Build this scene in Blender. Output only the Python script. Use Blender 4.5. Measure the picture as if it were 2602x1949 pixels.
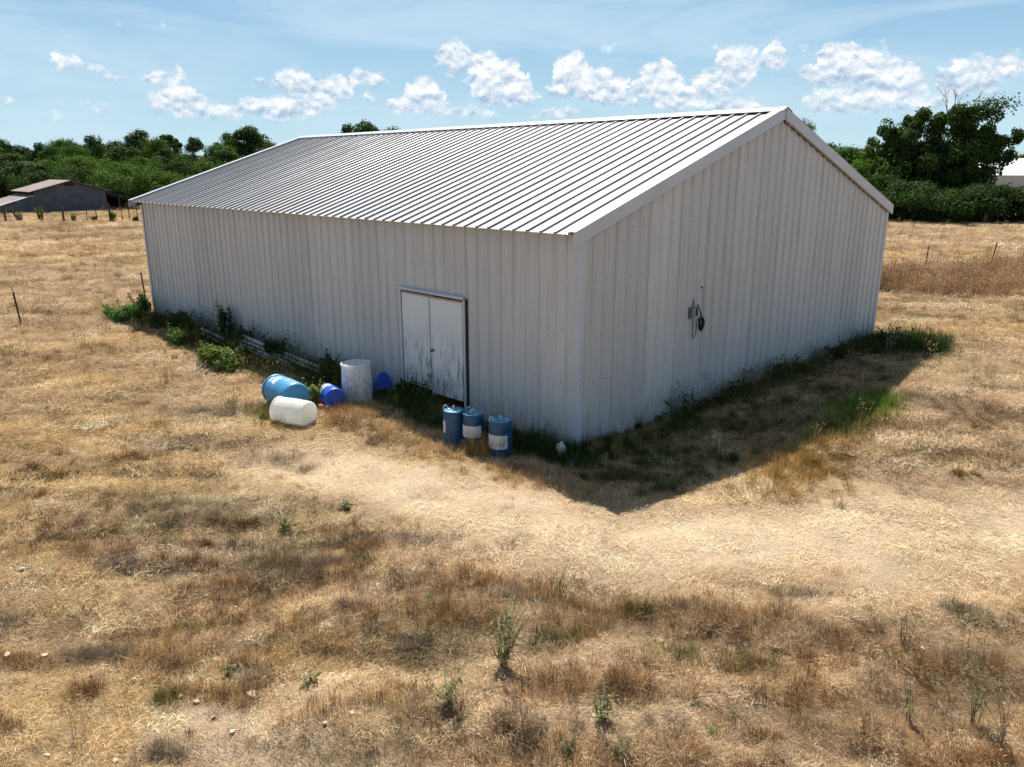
import bpy, math, random
import numpy as np
from mathutils import Vector, Matrix

R = math.radians
for o in list(bpy.data.objects): bpy.data.objects.remove(o)
scene = bpy.context.scene
col = scene.collection
rng = np.random.default_rng(7)
random.seed(7)

# ------------------------------------------------------------------ camera
cam_d = bpy.data.cameras.new('camera'); cam = bpy.data.objects.new('camera', cam_d); col.objects.link(cam)
cam.location = (7.918, -9.280, 4.411)
CAM = np.array(cam.location)
YAW, PITCH = 135.50, 15.46
cam.rotation_euler = (R(90 - PITCH), R(0.1), R(YAW - 90))
cam_d.sensor_fit = 'HORIZONTAL'; cam_d.sensor_width = 36; cam_d.lens = 27.24
cam_d.clip_start = 0.1; cam_d.clip_end = 6000
scene.camera = cam

# ------------------------------------------------------------------ light
SUN_TRAVEL = Vector((0.4914, -0.3476, -0.7985))
sun_d = bpy.data.lights.new('sun', 'SUN'); sun = bpy.data.objects.new('sun', sun_d); col.objects.link(sun)
sun_d.energy = 5.0; sun_d.angle = R(0.53); sun_d.color = (1.0, 0.945, 0.86)
sun.rotation_euler = SUN_TRAVEL.to_track_quat('-Z', 'Y').to_euler()
sun.location = (-10, 8, 30)

world = bpy.data.worlds.new('World'); scene.world = world; world.use_nodes = True
SKY_STRENGTH = 0.050
EXPOSURE = 0.80
scene.view_settings.view_transform = 'Standard'; scene.view_settings.look = 'None'
scene.view_settings.exposure = EXPOSURE; scene.view_settings.gamma = 1.0
scene.view_settings.use_curve_mapping = False


class NT:
    """small helper around a node tree"""
    def __init__(s, tree): s.t = tree; s.n = tree.nodes; s.l = tree.links
    def node(s, typ, **kw):
        n = s.n.new(typ)
        for k, v in kw.items(): setattr(n, k, v)
        return n
    def put(s, inp, v):
        if isinstance(v, bpy.types.NodeSocket): s.l.new(v, inp)
        elif v is not None: inp.default_value = v
    def math(s, op, a, b=None, c=None, clamp=False):
        n = s.node('ShaderNodeMath', operation=op, use_clamp=clamp)
        for i, v in enumerate((a, b, c)):
            if v is not None: s.put(n.inputs[i], v)
        return n.outputs[0]
    def vmath(s, op, a, b=None):
        n = s.node('ShaderNodeVectorMath', operation=op)
        s.put(n.inputs[0], a)
        if b is not None: s.put(n.inputs[1], b)
        return n.outputs['Value'] if op in ('LENGTH', 'DOT_PRODUCT', 'DISTANCE') else n.outputs[0]
    def noise(s, vec, scale, detail=4, rough=0.55, lac=2.0, dist=0.0, ntype='FBM'):
        n = s.node('ShaderNodeTexNoise'); n.noise_dimensions = '3D'
        s.put(n.inputs['Vector'], vec); s.put(n.inputs['Scale'], scale); s.put(n.inputs['Detail'], detail)
        s.put(n.inputs['Roughness'], rough); s.put(n.inputs['Lacunarity'], lac); s.put(n.inputs['Distortion'], dist)
        return n.outputs[0]
    def smooth(s, v, a, b, lo=0.0, hi=1.0):
        n = s.node('ShaderNodeMapRange', interpolation_type='SMOOTHSTEP')
        s.put(n.inputs['Value'], v); s.put(n.inputs['From Min'], a); s.put(n.inputs['From Max'], b)
        s.put(n.inputs['To Min'], lo); s.put(n.inputs['To Max'], hi)
        return n.outputs[0]
    def mix(s, f, a, b, blend='MIX'):
        n = s.node('ShaderNodeMix', data_type='RGBA', blend_type=blend)
        s.put(n.inputs[0], f); s.put(n.inputs[6], a); s.put(n.inputs[7], b)
        return n.outputs[2]
    def ramp(s, v, stops):
        n = s.node('ShaderNodeValToRGB'); cr = n.color_ramp
        while len(cr.elements) < len(stops): cr.elements.new(0.5)
        for e, (p, c) in zip(cr.elements, stops): e.position = p; e.color = c
        s.put(n.inputs[0], v); return n.outputs[0]


def build_world():
    W = NT(world.node_tree); W.n.clear()
    out = W.node('ShaderNodeOutputWorld'); bg = W.node('ShaderNodeBackground')
    sky = W.node('ShaderNodeTexSky'); sky.sky_type = 'NISHITA'; sky.sun_disc = False
    sky.sun_elevation = R(53.0)
    # direction to the sun in plan
    az = math.atan2(-SUN_TRAVEL.y, -SUN_TRAVEL.x)
    sky.sun_rotation = math.pi / 2 - az
    sky.altitude = 150; sky.air_density = 1.0; sky.dust_density = 0.4; sky.ozone_density = 1.6
    tc = W.node('ShaderNodeTexCoord'); d = tc.outputs['Generated']
    sep = W.node('ShaderNodeSeparateXYZ'); W.put(sep.inputs[0], d)
    azd = W.math('MULTIPLY', W.math('ARCTAN2', sep.outputs[1], sep.outputs[0]), 180 / math.pi)
    eld = W.math('MULTIPLY', W.math('ARCSINE', sep.outputs[2]), 180 / math.pi)
    comb = W.node('ShaderNodeCombineXYZ')
    W.put(comb.inputs[0], azd); W.put(comb.inputs[1], eld); W.put(comb.inputs[2], eld); P = comb.outputs[0]
    # (azimuth, elevation, half width, half height) in degrees
    clouds = [(160.33,8.56,.8,.42),(158.14,8.64,.7,.36),(163.7,6.35,1.5,.6),(162.3,6.05,1.4,.5),(161.0,5.55,1.2,.47),(158.9,5.65,1.1,.7),(157.5,5.7,.95,.85),
     (150.2,5.3,1.7,1.15),(152.4,5.4,1.0,.45),(147.8,5.0,1.6,1.1),(145.7,5.7,1.9,.8),(143.3,6.5,2.2,.85),(139.2,7.0,1.8,1.25),(137.4,6.2,1.7,1.4),(136.2,5.2,2.3,1.9),(134.9,4.7,1.4,1.2),
     (141.6,4.4,1.9,1.5),(143.0,4.0,1.4,.9),(131.2,5.6,1.7,1.9),(129.2,5.0,2.3,1.5),(125.3,5.2,2.1,1.6),(123.9,4.3,2.0,1.2),
     (120.6,6.1,2.0,1.6),(118.2,6.7,.9,1.3),(122.0,5.2,1.5,1.2),(114.2,5.9,2.0,1.6),(112.0,5.6,1.9,1.5),(110.4,4.7,1.6,1.5),(113.3,3.9,3.4,1.1),
     (106.6,5.0,2.2,1.4),(104.2,5.6,1.5,.9),(157.6,4.1,1.9,1.3),(156.0,3.5,2.6,.8),(151.6,3.7,3.2,1.0),(148.8,4.0,1.7,.9),(162.5,3.65,1.3,.42),(164.6,3.2,1.0,.35),(167.3,3.85,1.0,.45),
     (145.3,4.55,1.2,.55),(138.6,3.7,2.4,.6),(132.4,3.6,2.2,.6),(120.4,3.8,2.4,.8),(108.6,3.7,2.2,.8),(127.3,4.2,1.2,.7),(129.0,7.7,.9,.35),(115.9,7.6,.8,.35),(121.9,7.8,.7,.3),(111.5,7.4,.9,.4),
     (173.5,4.6,2.6,1.3),(179.0,6.0,1.8,.8),(170.5,3.4,2.4,.7),(97.5,5.2,3.2,1.9),(91.0,4.4,3.0,1.7),(84.0,5.6,3.4,1.8),(76.0,4.2,3.2,1.3),(-176.0,4.3,3.0,1.3),(-168.0,5.2,2.6,1.0)]
    A0, A1, EM = 20.0, 220.0, 16.0
    az360 = W.math('MODULO', W.math('ADD', azd, 360.0), 360.0)
    wn = W.node('ShaderNodeTexNoise'); wn.noise_dimensions = '3D'
    W.put(wn.inputs['Vector'], P); W.put(wn.inputs['Scale'], 0.95); W.put(wn.inputs['Detail'], 7); W.put(wn.inputs['Roughness'], 0.58)
    sw = W.node('ShaderNodeSeparateXYZ'); W.put(sw.inputs[0], wn.outputs['Color'])
    wa = W.math('ADD', az360, W.math('MULTIPLY', W.math('SUBTRACT', sw.outputs[0], 0.5), 2.6))
    we = W.math('ADD', eld, W.math('MULTIPLY', W.math('SUBTRACT', sw.outputs[1], 0.5), 2.0))
    u = W.math('DIVIDE', W.math('SUBTRACT', wa, A0), A1 - A0, clamp=True)
    bil = W.noise(P, 0.9, 6, 0.6); bil2 = W.noise(W.vmath('ADD', P, (0.10, 0.34, 0.34)), 0.9, 6, 0.6)
    relief = W.math('MULTIPLY', W.math('SUBTRACT', bil, bil2), 2.6)
    decks = [[], [], [], [], []]
    for c in sorted(clouds, key=lambda c: c[1]):
        a = c[0] % 360
        for dk in decks:
            if all(abs(a - q[0] % 360) > (c[2] + q[2]) * 1.12 + 0.6 for q in dk): dk.append(c); break
    def curve(vals):
        n = W.node('ShaderNodeFloatCurve'); cv = n.mapping.curves[0]; pts = cv.points
        cv_n = len(vals)
        pts[0].location = (0, vals[0] / EM); pts[1].location = (1, vals[-1] / EM)
        for q in range(1, cv_n - 1): pts.new(q / (cv_n - 1), vals[q] / EM)
        for p_ in pts: p_.handle_type = 'VECTOR'
        n.mapping.use_clip = False; n.mapping.update(); W.put(n.inputs['Value'], u); return W.math('MULTIPLY', n.outputs[0], EM)
    skyl = []
    for dk in decks:
        top, base = [], []
        for q in range(401):
            a = A0 + (A1 - A0) * q / 400; best = None
            for (ca, ce, cw_, ch) in dk:
                x_ = (a - ca % 360) / (cw_ * 0.92)
                if abs(x_) < 1:
                    r_ = math.sqrt(1 - x_ * x_); tt, bb = ce + ch * 1.25 * r_ ** 0.8, ce - 0.6 * ch * r_ ** 0.5
                    if best is None or tt > best[0]: best = (tt, bb)
            near = min(dk, key=lambda c: abs(a - c[0] % 360))
            if best is None: best = (near[1] - 1.1, near[1] - 0.1)
            top.append(max(best[0], 0)); base.append(max(best[1], 0))
        T = curve(top); B = curve(base)
        dd = W.math('MINIMUM', W.math('SUBTRACT', T, we), W.math('MULTIPLY', W.math('SUBTRACT', we, B), 1.2))
        al = W.smooth(dd, 0.02, 0.55)
        v = W.math('DIVIDE', W.math('SUBTRACT', we, B), W.math('MAXIMUM', W.math('SUBTRACT', T, B), 0.3), clamp=True)
        lt = W.math('ADD', W.math('MULTIPLY', v, 0.75), W.math('ADD', 0.18, relief), clamp=True)
        skyl.append((al, lt))
    fade = W.smooth(eld, 0.3, 5.5, 0.38, 0.95)
    # thin high streaks
    cs = W.vmath('MULTIPLY', P, (0.05, 0.26, 0.0))
    cir = W.noise(cs, 1.0, 6, 0.6, 2.0, 0.6)
    cir = W.math('MULTIPLY', W.smooth(cir, 0.38, 0.70), 0.62)
    skyc = W.mix(1.0, sky.outputs[0], (SKY_STRENGTH, SKY_STRENGTH * 1.02, SKY_STRENGTH * 1.0, 1), 'MULTIPLY')
    hcol = W.mix(W.smooth(eld, 0.0, 11.0), (0.315, 0.455, 0.52, 1), (0.185, 0.335, 0.485, 1))
    haze = W.smooth(eld, 0.0, 30.0, 0.92, 0.0)
    skyc = W.mix(haze, skyc, hcol)
    skyc = W.mix(cir, skyc, (0.36, 0.465, 0.54, 1))
    final = skyc
    for (al, lt) in skyl[::-1]:
        final = W.mix(W.math('MULTIPLY', al, fade), final, W.mix(lt, (0.225, 0.315, 0.42, 1), (0.62, 0.625, 0.63, 1)))
    W.put(bg.inputs['Color'], final); bg.inputs['Strength'].default_value = 1.0
    W.l.new(bg.outputs[0], out.inputs[0])
build_world()
world.cycles.sampling_method = 'NONE'

# ------------------------------------------------------------------ numeric noise for terrain and grass
def _hash(ix, iy, seed):
    h = (ix.astype(np.int64) * 374761393 + iy.astype(np.int64) * 668265263 + seed * 1442695041) & 0xffffffff
    h = ((h ^ (h >> 13)) * 1274126177) & 0xffffffff
    h = (h ^ (h >> 16)) & 0xffff
    return h / 65535.0
def vnoise(x, y, seed=0):
    ix = np.floor(x); iy = np.floor(y); fx = x - ix; fy = y - iy
    u = fx * fx * fx * (fx * (fx * 6 - 15) + 10); v = fy * fy * fy * (fy * (fy * 6 - 15) + 10)
    ix = ix.astype(np.int64); iy = iy.astype(np.int64)
    a = _hash(ix, iy, seed); b = _hash(ix + 1, iy, seed); c = _hash(ix, iy + 1, seed); d = _hash(ix + 1, iy + 1, seed)
    return a * (1 - u) * (1 - v) + b * u * (1 - v) + c * (1 - u) * v + d * u * v
def fbm(x, y, seed=0, octv=4, gain=0.5):
    s = 0; a = 1; t = 0
    for i in range(octv):
        s = s + a * vnoise(x * 2 ** i + 17.3 * i, y * 2 ** i - 9.1 * i, seed + i); t += a; a *= gain
    return s / t
def sstep(a, b, x):
    t = np.clip((x - a) / (b - a), 0, 1); return t * t * (3 - 2 * t)
def gauss(x, y, cx, cy, sx, sy, ang=0):
    c, s = math.cos(ang), math.sin(ang); dx = x - cx; dy = y - cy
    return np.exp(-((dx * c + dy * s) / sx) ** 2 - ((-dx * s + dy * c) / sy) ** 2)
def seg_dist(x, y, pts):
    best = np.full(np.shape(x), 1e9)
    for (ax, ay), (bx, by) in zip(pts[:-1], pts[1:]):
        vx, vy = bx - ax, by - ay; t = np.clip(((x - ax) * vx + (y - ay) * vy) / (vx * vx + vy * vy), 0, 1)
        best = np.minimum(best, np.hypot(x - ax - t * vx, y - ay - t * vy))
    return best
L_, W_, H_ = 18.288, 12.259, 3.396
SLOPE = 2.037 / (W_ / 2)
def wall_dist(x, y):
    dx = np.maximum(np.maximum(-L_ - x, x), 0); dy = np.maximum(np.maximum(-y, y - W_), 0)
    return np.hypot(dx, dy)
PATH = [(-2.6, -3.6), (-0.4, -2.9), (2.6, -2.3), (4.1, -0.5), (6.0, 1.5), (9, 5)]
RUST_SPOTS = [(3.6, -3.5, .9, .35, .75), (1.7, -6.0, .9, .4, .75), (1.2, -6.9, 1.0, .4, .75), (2.7, -3.85, .8, .3, .75), (0.4, -6.1, .8, .35, .7), (4.5, -2.9, .7, .3, .75), (5.2, -3.3, .9, .35, .75), (2.3, -5.0, .8, .3, .7),
              (4.2, -4.6, .9, .35, .75), (5.4, -2.5, .8, .3, .75), (3.3, -6.1, .9, .35, .7), (6.2, -2.3, .9, .4, .75), (4.9, -5.2, 1.0, .4, .75), (-1.6, -6.9, .9, .4, .7), (2.0, -4.3, 1.0, .3, .75), (6.6, -3.2, .8, .4, .7), (0.6, -5.3, .7, .3, .7)]
def spots(x, y, L): 
    m = np.zeros_like(x)
    for (cx, cy, sx, sy, a) in L: m = np.maximum(m, gauss(x, y, cx, cy, sx, sy, a))
    return m
def pale_track(x, y):
    n = fbm(x / 0.9, y / 0.9, 151, 4); t = np.maximum(1 - sstep(0.25, 1.5, seg_dist(x, y, PATH)), gauss(x, y, 5.0, 0.3, 2.0, 1.6, .8) * 1.1).clip(0, 1)
    t = np.maximum(t, 0.8 * gauss(x, y, 2.6, -7.0, 1.1, .6, .7)); return (t * (0.1 + 1.5 * n)).clip(0, 1) * sstep(0.5, 1.2, wall_dist(x, y))
def tussock(x, y): return spots(np.asarray(x, float), np.asarray(y, float), RUST_SPOTS)
def terrain(x, y):
    x = np.asarray(x, float); y = np.asarray(y, float)
    wd = wall_dist(x, y)
    z = -0.09 + 0.09 * sstep(0.2, 1.6, wd)
    z = z + 0.43 * gauss(x, y, 3.6, 6.3, 2.0, 4.6) * sstep(0.1, 2.0, wd)
    z = z + 0.10 * gauss(x, y, -3.6, -1.75, 1.3, 0.45)                 # straw bank in front of the door
    far = sstep(1.0, 9.0, wd)
    z = z + (fbm(x / 9.0, y / 9.0, 3, 3) - 0.5) * 0.34 * far
    # low ridges that run across the foreground
    u = x * 0.70 + y * 0.71; v = -x * 0.71 + y * 0.70
    z = z + (fbm(u / 2.0, v / 0.65, 11, 3) - 0.5) * 0.36 * sstep(2.0, 5.0, wd) * sstep(0.4, 1.6, seg_dist(x, y, PATH))
    z = z + (fbm(x / 0.5, y / 0.5, 21, 3) - 0.5) * 0.11 * sstep(0.3, 1.2, wd)
    z = z + (fbm(x / 0.42, y / 0.42, 23, 2) - 0.42) * 0.20 * tussock(x, y)
    return z
def tz(x, y): return float(terrain(np.array([x]), np.array([y]))[0])

# ------------------------------------------------------------------ mesh helpers
class MB:
    def __init__(s): s.v = []; s.f = []; s.mi = []; s.m = 0
    def vert(s, p): s.v.append(tuple(p)); return len(s.v) - 1
    def face(s, idx): s.f.append(tuple(idx)); s.mi.append(s.m)
    def quad(s, a, b, c, d): i = [s.vert(p) for p in (a, b, c, d)]; s.face(i)
    def box(s, lo, hi, M=None):
        P = [(x, y, z) for z in (lo[2], hi[2]) for y in (lo[1], hi[1]) for x in (lo[0], hi[0])]
        if M is not None: P = [tuple(M @ Vector(p)) for p in P]
        i = [s.vert(p) for p in P]
        for f in ((0, 2, 3, 1), (4, 5, 7, 6), (0, 1, 5, 4), (2, 6, 7, 3), (0, 4, 6, 2), (1, 3, 7, 5)): s.face([i[k] for k in f])
    def bbox(s, lo, hi, b=0.004, M=None):
        """box with chamfered vertical edges"""
        x0, y0, z0 = lo; x1, y1, z1 = hi
        ring = [(x0 + b, y0), (x1 - b, y0), (x1, y0 + b), (x1, y1 - b), (x1 - b, y1), (x0 + b, y1), (x0, y1 - b), (x0, y0 + b)]
        a = [s.vert((M @ Vector((x, y, z0))) if M is not None else (x, y, z0)) for x, y in ring]
        c = [s.vert((M @ Vector((x, y, z1))) if M is not None else (x, y, z1)) for x, y in ring]
        n = len(ring)
        for k in range(n): s.face((a[k], a[(k + 1) % n], c[(k + 1) % n], c[k]))
        s.face(a[::-1]); s.face(c)
    def tube(s, pts, rad, n=6, cap=True):
        pts = [Vector(p) for p in pts]
        if not hasattr(rad, '__len__'): rad = [rad] * len(pts)
        rings = []; ref = None
        for i, p in enumerate(pts):
            t = (pts[min(i + 1, len(pts) - 1)] - pts[max(i - 1, 0)]).normalized()
            if ref is None: ref = t.orthogonal().normalized()
            ref = (ref - t * ref.dot(t))
            ref = ref.normalized() if ref.length > 1e-6 else t.orthogonal().normalized()
            b = t.cross(ref)
            rings.append([s.vert(p + (ref * math.cos(2 * math.pi * k / n) + b * math.sin(2 * math.pi * k / n)) * rad[i]) for k in range(n)])
        for a, c in zip(rings[:-1], rings[1:]):
            for k in range(n): s.face((a[k], a[(k + 1) % n], c[(k + 1) % n], c[k]))
        if cap: s.face(rings[0][::-1]); s.face(rings[-1])
    def lathe(s, prof, n=32, M=None, cap0=True, cap1=True):
        """prof: list of (r, z)"""
        rings = []
        for r, z in prof:
            rr = []
            for k in range(n):
                a = 2 * math.pi * k / n; p = Vector((r * math.cos(a), r * math.sin(a), z))
                rr.append(s.vert(M @ p if M is not None else p))
            rings.append(rr)
        for a, c in zip(rings[:-1], rings[1:]):
            for k in range(n): s.face((a[k], a[(k + 1) % n], c[(k + 1) % n], c[k]))
        if cap0: s.face(rings[0][::-1])
        if cap1: s.face(rings[-1])
    def torus(s, c, R0, r0, axis=(0, 0, 1), n=24, m=8, sq=1.0):
        ax = Vector(axis).normalized(); a = ax.orthogonal().normalized(); b = ax.cross(a); c = Vector(c); rings = []
        for i in range(n):
            t = 2 * math.pi * i / n; e = a * math.cos(t) + b * math.sin(t)
            rings.append([s.vert(c + e * R0 + (e * math.cos(2 * math.pi * k / m) + ax * math.sin(2 * math.pi * k / m) * sq) * r0) for k in range(m)])
        for i in range(n):
            A, B = rings[i], rings[(i + 1) % n]
            for k in range(m): s.face((A[k], A[(k + 1) % m], B[(k + 1) % m], B[k]))
    def mesh(s, name, mats, smooth=False):
        me = bpy.data.meshes.new(name); me.from_pydata(s.v, [], s.f)
        for m in (mats if isinstance(mats, (list, tuple)) else [mats]): me.materials.append(m)
        if any(s.mi): me.polygons.foreach_set('material_index', s.mi)
        if smooth: me.polygons.foreach_set('use_smooth', [True] * len(me.polygons))
        me.update(); return me
    def build(s, name, mats, parent=None, smooth=False, angle=None):
        me = s.mesh(name, mats, smooth or angle is not None)
        if angle is not None: me.set_sharp_from_angle(angle=R(angle))
        return link(name, me, parent)
def link(name, data, parent=None):
    o = bpy.data.objects.new(name, data); col.objects.link(o)
    if parent is not None: o.parent = parent
    return o
def tag(o, label=None, cat=None, group=None, kind=None):
    if label: o['label'] = label
    if cat: o['category'] = cat
    if group: o['group'] = group
    if kind: o['kind'] = kind
    return o
def thing(name, label, cat, loc=(0, 0, 0), rz=0.0, group=None):
    o = bpy.data.objects.new(name, None); col.objects.link(o); o.location = loc; o.rotation_euler = (0, 0, rz)
    o.empty_display_size = 0.2
    return tag(o, label, cat, group)
def copy_tree(o, parent=None):
    c = o.copy(); col.objects.link(c); c.parent = parent
    for ch in list(o.children): copy_tree(ch, c)
    return c

# ------------------------------------------------------------------ materials
def pmat(name, color, rough=0.6, var=0.0, vscale=3.0, spec=0.4, bump=0.0, bscale=40.0, coords='POS', metal=0.0):
    m = bpy.data.materials.new(name); m.use_nodes = True; N = NT(m.node_tree); b = N.n['Principled BSDF']
    b.inputs['Roughness'].default_value = rough; b.inputs['Specular IOR Level'].default_value = spec; b.inputs['Metallic'].default_value = metal
    g = N.node('ShaderNodeNewGeometry'); tc = N.node('ShaderNodeTexCoord')
    P = g.outputs['Position'] if coords == 'POS' else tc.outputs['Object']
    c = (*color, 1)
    if var > 0:
        n = N.noise(P, vscale, 5, 0.6)
        dark = tuple(max(0, x * (1 - var)) for x in color) + (1,); lite = tuple(min(1, x * (1 + var * 0.6)) for x in color) + (1,)
        c = N.ramp(n, [(0.3, dark), (0.7, lite)])
    N.put(b.inputs['Base Color'], c)
    if bump > 0:
        bn = N.node('ShaderNodeBump'); bn.inputs['Strength'].default_value = bump; bn.inputs['Distance'].default_value = 0.01
        N.put(bn.inputs['Height'], N.noise(P, bscale, 4, 0.6)); N.put(b.inputs['Normal'], bn.outputs[0])
    return m

def wall_material():
    m = bpy.data.materials.new('white_painted_steel_siding'); m.use_nodes = True; N = NT(m.node_tree); b = N.n['Principled BSDF']
    g = N.node('ShaderNodeNewGeometry'); P = g.outputs['Position']
    oi = N.node('ShaderNodeObjectInfo')
    sp = N.node('ShaderNodeSeparateXYZ'); N.put(sp.inputs[0], P)
    base = N.mix(oi.outputs['Random'], (0.50, 0.505, 0.52, 1), (0.585, 0.59, 0.605, 1))
    streak = N.noise(N.vmath('MULTIPLY', P, (11, 11, 0.55)), 1.0, 5, 0.62)
    base = N.mix(N.smooth(streak, 0.42, 0.78, 0, 0.55), base, (0.38, 0.37, 0.36, 1))
    blot = N.noise(P, 0.9, 5, 0.65)
    base = N.mix(N.smooth(blot, 0.48, 0.78, 0, 0.35), base, (0.43, 0.43, 0.435, 1))
    # splashed soil and algae at the foot
    low = N.math('MULTIPLY', N.smooth(sp.outputs[2], 0.75, -0.05), N.smooth(N.noise(N.vmath('MULTIPLY', P, (5, 5, 1.4)), 1.0, 5, 0.65), 0.35, 0.75))
    base = N.mix(N.math('MULTIPLY', low, 0.55), base, (0.26, 0.25, 0.19, 1))
    # dark runs and scuffs
    sc = N.noise(N.vmath('MULTIPLY', P, (26, 26, 1.1)), 1.0, 3, 0.5)
    msk = N.smooth(N.noise(P, 0.65, 3, 0.5), 0.55, 0.7)
    base = N.mix(N.math('MULTIPLY', N.smooth(sc, 0.66, 0.76), N.math('MULTIPLY', msk, 0.6)), base, (0.20, 0.18, 0.15, 1))
    N.put(b.inputs['Base Color'], base)
    b.inputs['Roughness'].default_value = 0.42; b.inputs['Specular IOR Level'].default_value = 0.4
    bn = N.node('ShaderNodeBump'); bn.inputs['Strength'].default_value = 0.5; bn.inputs['Distance'].default_value = 0.03
    N.put(bn.inputs['Height'], N.noise(N.vmath('MULTIPLY', P, (3, 3, 0.8)), 1.0, 2, 0.5)); N.put(b.inputs['Normal'], bn.outputs[0])
    return m
def roof_material():
    m = bpy.data.materials.new('white_steel_roofing'); m.use_nodes = True; N = NT(m.node_tree); b = N.n['Principled BSDF']
    g = N.node('ShaderNodeNewGeometry'); P = g.outputs['Position']; oi = N.node('ShaderNodeObjectInfo')
    base = N.mix(oi.outputs['Random'], (0.24, 0.24, 0.25, 1), (0.31, 0.31, 0.32, 1))
    st = N.noise(N.vmath('MULTIPLY', P, (8, 0.45, 0.45)), 1.0, 6, 0.65)
    base = N.mix(N.smooth(st, 0.40, 0.72, 0, 0.75), base, (0.25, 0.24, 0.235, 1))
    bl = N.noise(P, 0.8, 6, 0.68)
    base = N.mix(N.smooth(bl, 0.50, 0.74, 0, 0.5), base, (0.29, 0.25, 0.23, 1))
    fine = N.noise(N.vmath('MULTIPLY', P, (30, 9, 9)), 1.0, 4, 0.7)
    base = N.mix(N.smooth(fine, 0.55, 0.8, 0, 0.35), base, (0.30, 0.285, 0.27, 1))
    N.put(b.inputs['Base Color'], base)
    N.put(b.inputs['Roughness'], N.smooth(bl, 0.3, 0.8, 0.42, 0.6)); b.inputs['Specular IOR Level'].default_value = 0.5
    return m
def door_material():
    m = bpy.data.materials.new('weathered_white_door_paint'); m.use_nodes = True; N = NT(m.node_tree); b = N.n['Principled BSDF']
    g = N.node('ShaderNodeNewGeometry'); P = g.outputs['Position']
    sp = N.node('ShaderNodeSeparateXYZ'); N.put(sp.inputs[0], P)
    base = (0.68, 0.71, 0.74, 1)
    v = N.noise(N.vmath('MULTIPLY', P, (16, 16, 2.2)), 1.0, 6, 0.7)
    hgt = N.smooth(sp.outputs[2], 1.9, 0.3)
    reg = N.smooth(N.noise(P, 2.2, 3, 0.5), 0.30, 0.52)
    f = N.math('MULTIPLY', N.math('MULTIPLY', N.smooth(v, 0.45, 0.60), reg), hgt)
    base = N.mix(N.math('MULTIPLY', f, 0.9), base, (0.16, 0.17, 0.19, 1))
    gr = N.math('MULTIPLY', N.smooth(sp.outputs[2], 0.75, 0.2), N.smooth(N.noise(P, 7, 4, 0.6), 0.35, 0.7))
    base = N.mix(N.math('MULTIPLY', gr, 0.6), base, (0.22, 0.24, 0.15, 1))
    N.put(b.inputs['Base Color'], base); b.inputs['Roughness'].default_value = 0.5
    return m
def leaf_material(name, c0, c1, trans=0.35):
    m = bpy.data.materials.new(name); m.use_nodes = True; N = NT(m.node_tree); N.n.clear()
    out = N.node('ShaderNodeOutputMaterial'); g = N.node('ShaderNodeNewGeometry'); oi = N.node('ShaderNodeObjectInfo')
    f = N.math('ADD', N.math('MULTIPLY', g.outputs['Random Per Island'], 0.6), N.math('MULTIPLY', oi.outputs['Random'], 0.4))
    c = N.mix(f, (*c0, 1), (*c1, 1))
    d = N.node('ShaderNodeBsdfPrincipled'); N.put(d.inputs['Base Color'], c); d.inputs['Roughness'].default_value = 0.7; d.inputs['Specular IOR Level'].default_value = 0.12
    t = N.node('ShaderNodeBsdfTranslucent'); N.put(t.inputs['Color'], N.mix(1.0, c, (1.15, 1.35, 0.5, 1), 'MULTIPLY'))
    mx = N.node('ShaderNodeMixShader'); mx.inputs[0].default_value = trans
    N.l.new(d.outputs[0], mx.inputs[1]); N.l.new(t.outputs[0], mx.inputs[2]); N.l.new(mx.outputs[0], out.inputs[0])
    return m
def grass_material():
    m = bpy.data.materials.new('dry_grass_blades'); m.use_nodes = True; N = NT(m.node_tree); N.n.clear()
    out = N.node('ShaderNodeOutputMaterial'); at = N.node('ShaderNodeAttribute'); at.attribute_type = 'INSTANCER'; at.attribute_name = 'tint'
    g = N.node('ShaderNodeNewGeometry')
    k = N.smooth(g.outputs['Random Per Island'], 0.0, 1.0, 0.40, 1.50)
    c = N.vmath('MULTIPLY', at.outputs['Color'], N.node('ShaderNodeCombineXYZ').outputs[0])
    cc = c.node.inputs[1].links[0].from_node
    for i in range(3): N.put(cc.inputs[i], k)
    d = N.node('ShaderNodeBsdfDiffuse'); N.put(d.inputs['Color'], c)
    t = N.node('ShaderNodeBsdfTranslucent'); N.put(t.inputs['Color'], c)
    mx = N.node('ShaderNodeMixShader'); mx.inputs[0].default_value = 0.10
    N.l.new(d.outputs[0], mx.inputs[1]); N.l.new(t.outputs[0], mx.inputs[2]); N.l.new(mx.outputs[0], out.inputs[0])
    return m
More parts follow.
